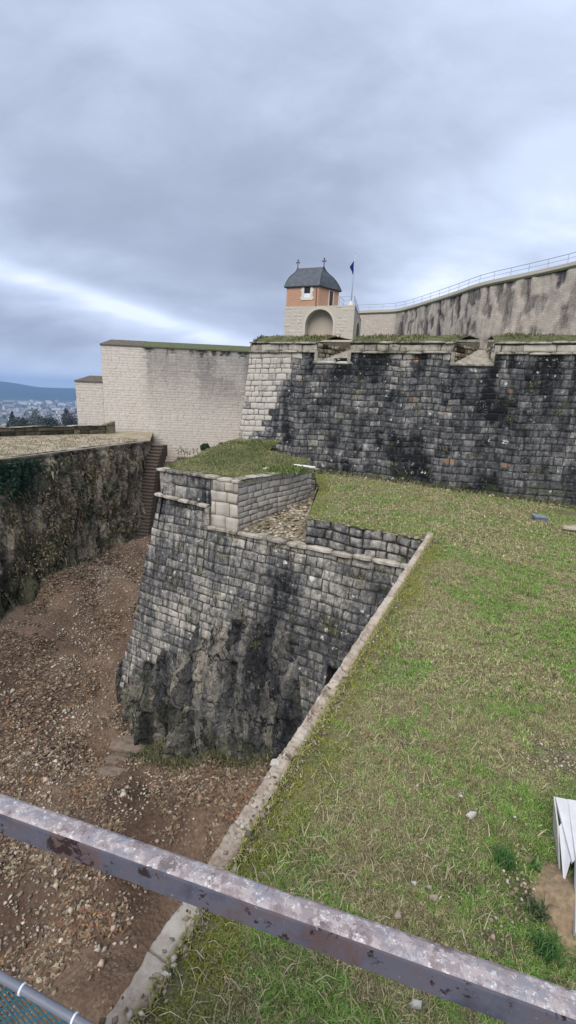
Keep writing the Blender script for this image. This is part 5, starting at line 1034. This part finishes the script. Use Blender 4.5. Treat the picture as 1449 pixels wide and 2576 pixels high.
# ================================================================== UPPER WALL on the skyline
px_ = [(897, 782), (940, 780), (1000, 778), (1050, 764), (1100, 748), (1150, 732), (1200, 713), (1250, 701), (1300, 691), (1350, 680), (1400, 669), (1449, 657), (1540, 632), (1640, 600)]
UP = np.array([PZ(x, y, 17.2)[:2] for x, y in px_]); seg = np.r_[0, np.cumsum(np.linalg.norm(np.diff(UP, axis=0), axis=1))]
nu_ = int(seg[-1]/.28); uu = np.linspace(0, seg[-1], nu_); X = np.interp(uu, seg, UP[:, 0]); Y = np.interp(uu, seg, UP[:, 1])
ker = np.ones(15)/15; X = np.r_[X[:7], np.convolve(X, ker, 'valid'), X[-7:]]; Y = np.r_[Y[:7], np.convolve(Y, ker, 'valid'), Y[-7:]]
tx = np.gradient(X); ty = np.gradient(Y); l_ = np.hypot(tx, ty); nx, ny = ty/l_, -tx/l_
root = empty('upper_wall', (X[0], Y[0], 3.1)); tag(root, 'high curving pale wall with dark vertical stains and flaking render on the skyline', 'wall')
zz = np.arange(2.6, 16.61, .28); UU, ZZ = np.meshgrid(uu, zz); u_k = np.interp(1000, [p[0] for p in px_], seg)
fl = sm(.47, .55, fbm(UU*1.3, ZZ*.45, s=200))*sm(u_k-1, u_k+2, UU); H = -fl*.16+(fbm(UU*.9, ZZ*.5, s=201)-.5)*.35*sm(u_k-1, u_k+3, UU)
pn = [X[None]+nx[None]*H, Y[None]+ny[None]*H]
V = np.stack([pn[0], pn[1], ZZ], -1).reshape(-1, 3)
ur = sm(u_k-.5, u_k+.5, UU)
dk = .06 + ur*(.13 + .35*fl*sm(6, 14, ZZ) + .30*sm(.46, .58, fbm(UU*2.6, ZZ*.16, s=202))*sm(5.5, 13, ZZ)*sm(55, 25, UU) + .25*sm(.6, .7, fbm(UU*.5, ZZ*.3, s=203)))-.12*sm(9, 5, ZZ)*ur - .1*sm(20, 45, UU)
mob('stained_face', V, grid(nu_, len(zz)), m_plaster, root, {'dark': dk.ravel(), 'tone': (fl-.5).ravel(), 'warm': (fl*1.2*sm(.5, .6, fbm(UU*.12, ZZ*.1, s=204))).ravel()}, np.stack([UU, ZZ], -1).reshape(-1, 2), smooth=False)
def ribbon(name, h0, h1, z0, z1, m, dark):
    V = []; Fc = []
    for i in range(nu_): V += [(X[i]+nx[i]*h0, Y[i]+ny[i]*h0, z0), (X[i]+nx[i]*h1, Y[i]+ny[i]*h1, z0), (X[i]+nx[i]*h1, Y[i]+ny[i]*h1, z1), (X[i]+nx[i]*h0, Y[i]+ny[i]*h0, z1)]
    for i in range(nu_-1): a = i*4; Fc += [(a+k, a+(k+1) % 4, a+4+(k+1) % 4, a+4+k) for k in range(4)]
    mob(name, V, Fc, m, root, {'dark': np.full(len(V), dark)}, np.repeat(np.stack([uu, uu*0], -1), 4, 0)+np.tile([(0, z0), (.1, z0), (.1, z1), (0, z1)], (nu_, 1)))
ribbon('parapet', -2.5, .06, 16.75, 17.2, m_tw, .2); ribbon('string_course', -.3, .10, 16.5, 16.77, m_gcap, .6)
rp = [(X[i]+nx[i]*-.15, Y[i]+ny[i]*-.15, 17.2) for i in range(0, nu_, 9)]
railing('wall_top_handrail', rp, 1.05, 'long thin grey handrail following the top of the high curving wall', post=2.5, r=.035)

# ================================================================== FOREGROUND RAIL
za = -.75; f0, n0 = PZ(0, 1990, za), PZ(0, 2047, za); f1, n1 = PZ(1449, 2488, za), PZ(1449, 2566, za)
dr = (n1-n0); dr /= np.linalg.norm(dr); nrm = np.array([-dr[1], dr[0], 0]); wR = abs((f0-n0)@nrm)*.5+abs((f1-n1)@nrm)*.5; hR = .047
root = empty('foreground_rail', (-1.3, 1.1, -1.8)); tag(root, 'thick rusty steel bar with flaking pale paint crossing the foreground', 'rail')
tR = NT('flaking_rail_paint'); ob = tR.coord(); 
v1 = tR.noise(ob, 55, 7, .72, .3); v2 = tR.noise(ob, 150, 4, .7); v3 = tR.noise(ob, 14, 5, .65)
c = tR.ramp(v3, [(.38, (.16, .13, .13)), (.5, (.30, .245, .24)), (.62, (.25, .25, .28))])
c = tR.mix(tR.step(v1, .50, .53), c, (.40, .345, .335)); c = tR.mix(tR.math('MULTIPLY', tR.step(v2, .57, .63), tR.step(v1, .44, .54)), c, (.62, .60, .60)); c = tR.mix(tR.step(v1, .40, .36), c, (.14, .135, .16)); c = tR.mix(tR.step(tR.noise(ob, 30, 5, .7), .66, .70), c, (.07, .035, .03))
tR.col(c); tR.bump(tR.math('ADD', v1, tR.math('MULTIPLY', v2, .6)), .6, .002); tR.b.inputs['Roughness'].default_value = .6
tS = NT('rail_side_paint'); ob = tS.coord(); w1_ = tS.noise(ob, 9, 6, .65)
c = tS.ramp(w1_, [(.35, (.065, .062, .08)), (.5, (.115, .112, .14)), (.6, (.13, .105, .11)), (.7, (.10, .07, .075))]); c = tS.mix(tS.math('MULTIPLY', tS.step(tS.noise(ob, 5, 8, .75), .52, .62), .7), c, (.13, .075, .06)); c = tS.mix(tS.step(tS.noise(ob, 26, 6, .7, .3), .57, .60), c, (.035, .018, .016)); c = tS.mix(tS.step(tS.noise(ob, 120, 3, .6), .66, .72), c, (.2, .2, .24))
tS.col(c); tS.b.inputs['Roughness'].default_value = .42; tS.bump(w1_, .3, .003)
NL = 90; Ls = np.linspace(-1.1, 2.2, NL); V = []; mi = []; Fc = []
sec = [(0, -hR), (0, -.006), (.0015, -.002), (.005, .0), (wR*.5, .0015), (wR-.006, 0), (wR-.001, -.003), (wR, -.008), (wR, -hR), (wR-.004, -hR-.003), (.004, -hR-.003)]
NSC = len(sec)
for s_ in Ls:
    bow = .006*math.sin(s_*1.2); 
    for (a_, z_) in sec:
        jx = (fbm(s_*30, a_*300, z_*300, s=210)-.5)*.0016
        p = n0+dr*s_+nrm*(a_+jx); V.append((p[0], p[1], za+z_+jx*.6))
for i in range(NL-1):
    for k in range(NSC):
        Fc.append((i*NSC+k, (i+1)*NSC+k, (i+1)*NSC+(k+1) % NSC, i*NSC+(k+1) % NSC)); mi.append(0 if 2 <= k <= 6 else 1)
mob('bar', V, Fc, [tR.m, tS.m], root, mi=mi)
for s_ in (-.95, 2.0):
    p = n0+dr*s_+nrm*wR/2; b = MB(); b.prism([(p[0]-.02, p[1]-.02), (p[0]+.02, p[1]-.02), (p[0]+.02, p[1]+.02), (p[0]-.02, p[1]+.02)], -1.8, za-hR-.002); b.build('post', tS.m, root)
# thin lower tube with white ties and blue net
zc2 = -1.5; q0, q1 = PZ(0, 2456, zc2), PZ(215, 2580, zc2); dq = q1-q0; Lq = np.linalg.norm(dq); dq /= Lq
m_tube = simple('grey_coated_tube', (.16, .17, .20), .4, .15, 12); m_tie = simple('white_plastic_tie', (.75, .76, .78), .4, .05, 5)
root = empty('net_fence', tuple(q0-[0, 0, .5])); tag(root, 'thin grey tube with white rings holding a blue green net at bottom left', 'fence')
b = MB(); b.tube([q0-dq*1.2, q0+dq*1.1], .0105, 12); b.build('tube', m_tube, root, smooth=True)
tt_ = [(PZ(55, 2490, zc2)-q0)@dq, (PZ(188, 2563, zc2)-q0)@dq]; gap = tt_[1]-tt_[0]
for k in range(-2, 3):
    c_ = q0+dq*(tt_[0]+gap*k); b = MB(); b.tube([c_-dq*.0022, c_+dq*.0022], .0135, 14); b.build('tie', m_tie, root, smooth=True)
m_net = simple('teal_net_cord', (.03, .13, .17), .6, .2, 20); b = MB(); hz3 = np.array([dq[1], -dq[0], 0.])
st = .045; nn = 22
for i in range(-nn, nn*2):
    for sgn in (1, -1):
        s0_ = i*st; pts = []
        for k in range(9):
            t_ = k*st*1.0; s_ = s0_+sgn*t_*.8
            if -1.0 < s_ < .9: p = q0+dq*s_+hz3*(-.03*math.sin(t_*4))-np.array([0, 0, t_+.012]); pts.append(p)
        if len(pts) > 1: b.tube(pts, .0021, 4, cap=False)
b.build('net', m_net, root)
# walkway under the viewpoint (hidden below the frame)
w_a, w_b = n0-dr*3, n0+dr*5; b = MB(); b.prism([w_a[:2]+nrm[:2]*.02, (w_a-nrm*3)[:2], (w_b-nrm*3)[:2], w_b[:2]+nrm[:2]*.02], -2.0, -1.8); o = b.build('walkway', m_tube); tag(o, kind='structure')

# ================================================================== CAMERA, SKY, SUN
cam = bpy.data.cameras.new('camera'); co = bpy.data.objects.new('camera', cam); C.objects.link(co); sc.camera = co
cam.sensor_fit = 'VERTICAL'; cam.sensor_height = 36; cam.sensor_width = 36; cam.lens = 36*FL/2576; cam.clip_start = .02; cam.clip_end = 30000
from mathutils import Matrix
co.matrix_world = Matrix(((cR[0], cU[0], -cF[0], 0), (cR[1], cU[1], -cF[1], 0), (cR[2], cU[2], -cF[2], 0), (0, 0, 0, 1)))
SE, SR_ = 48, 205     # sun elevation, compass rotation: behind the camera, to its left
sun = bpy.data.lights.new('sun', 'SUN'); sun.energy = SUN_E; sun.angle = math.radians(45); sun.color = (1., .96, .9); so = bpy.data.objects.new('sun', sun); C.objects.link(so)
dv = np.array([math.sin(math.radians(SR_))*math.cos(math.radians(SE)), math.cos(math.radians(SR_))*math.cos(math.radians(SE)), math.sin(math.radians(SE))])
from mathutils import Vector
so.rotation_euler = Vector(tuple(dv)).to_track_quat('Z', 'Y').to_euler(); so.location = (0, 0, 60)
W = bpy.data.worlds.new('World'); sc.world = W; W.use_nodes = True; wt = W.node_tree; wt.nodes.clear()
class WN(NT):
    def __init__(s): s.t = wt
w = WN(); out = w.n('ShaderNodeOutputWorld'); bg = w.n('ShaderNodeBackground'); wt.links.new(bg.outputs[0], out.inputs[0])
sky = w.n('ShaderNodeTexSky', sky_type='NISHITA'); sky.sun_disc = False; sky.sun_elevation = math.radians(SE); sky.sun_rotation = math.radians(SR_)
dirv = w.coord('Generated'); s3 = w.n('ShaderNodeSeparateXYZ'); w.put(s3.inputs[0], dirv); dx, dy, dz = s3.outputs
den = w.math('ADD', w.math('MAXIMUM', dz, 0.), .38); pxn, pyn = w.math('DIVIDE', dx, den), w.math('DIVIDE', dy, den)
cb = w.n('ShaderNodeCombineXYZ'); w.put(cb.inputs[0], pxn); w.put(cb.inputs[1], pyn)
rot = w.mapping(cb.outputs[0], (.7, 1.15, 1), rot=(0, 0, math.radians(-14)))
nA = w.noise(rot, 1.2, 4, .5, .35); nB = w.noise(rot, 3.6, 8, .58, .3)
f = w.math('ADD', w.math('MULTIPLY', nA, .62), w.math('MULTIPLY', nB, .38))
f = w.math('ADD', w.math('MULTIPLY', w.math('SUBTRACT', f, .5), 2.3), .50)
# broad cloud masses, placed by sky direction (azimuth / elevation), edges broken by the same noise
wob1 = w.math('MULTIPLY', w.math('SUBTRACT', nB, .5), .22); wob2 = w.math('MULTIPLY', w.math('SUBTRACT', nA, .5), .25)
azn = w.math('ARCTAN2', dx, dy)
def mass(px, py, ra, rb, tilt, amp):
    global f
    v = ray(px, py); v = v/np.linalg.norm(v); az0, el0 = math.atan2(v[0], v[1]), v[2]
    a = w.math('ADD', w.math('SUBTRACT', azn, az0), wob2); e = w.math('ADD', w.math('SUBTRACT', dz, el0), w.math('MULTIPLY', wob1, rb*2.2)); t_ = math.radians(tilt)
    a2 = w.math('ADD', w.math('MULTIPLY', a, math.cos(t_)), w.math('MULTIPLY', e, math.sin(t_))); e2 = w.math('SUBTRACT', w.math('MULTIPLY', e, math.cos(t_)), w.math('MULTIPLY', a, math.sin(t_)))
    q = w.math('ADD', w.math('POWER', w.math('ABSOLUTE', w.math('DIVIDE', a2, ra)), 2.), w.math('POWER', w.math('ABSOLUTE', w.math('DIVIDE', e2, rb)), 2.))
    g = w.math('EXPONENT', w.math('MULTIPLY', q, -1.)); f = w.math('ADD', f, w.math('MULTIPLY', g, amp))
for m_ in MASSES: mass(*m_)
f = w.math('MINIMUM', w.math('MAXIMUM', f, 0.), 1.)
cl = w.ramp(f, [(0., (.275, .315, .415)), (.3, (.345, .395, .515)), (.6, (.465, .53, .675)), (.85, (.60, .68, .86)), (1., (.74, .81, .95))])
hzn = w.math('MULTIPLY', w.step(dz, .09, -.02), .75); cl = w.mix(hzn, cl, (.66, .745, .90))
sk = w.n('ShaderNodeVectorMath', operation='SCALE'); w.put(sk.inputs[0], sky.outputs[0]); sk.inputs['Scale'].default_value = .05
fin = w.mix(.94, sk.outputs[0], cl); gr = w.mix(w.step(dz, 0, -.05), fin, (.10, .11, .10))
w.put(bg.inputs[0], gr); bg.inputs[1].default_value = .64
sc.view_settings.view_transform = 'Standard'; sc.view_settings.look = 'None'; sc.view_settings.exposure = EXPO; sc.view_settings.gamma = 1
sc.render.film_transparent = False
sc.cycles.max_bounces = 6; sc.cycles.diffuse_bounces = 3; sc.cycles.volume_bounces = 1; sc.cycles.use_denoising = True
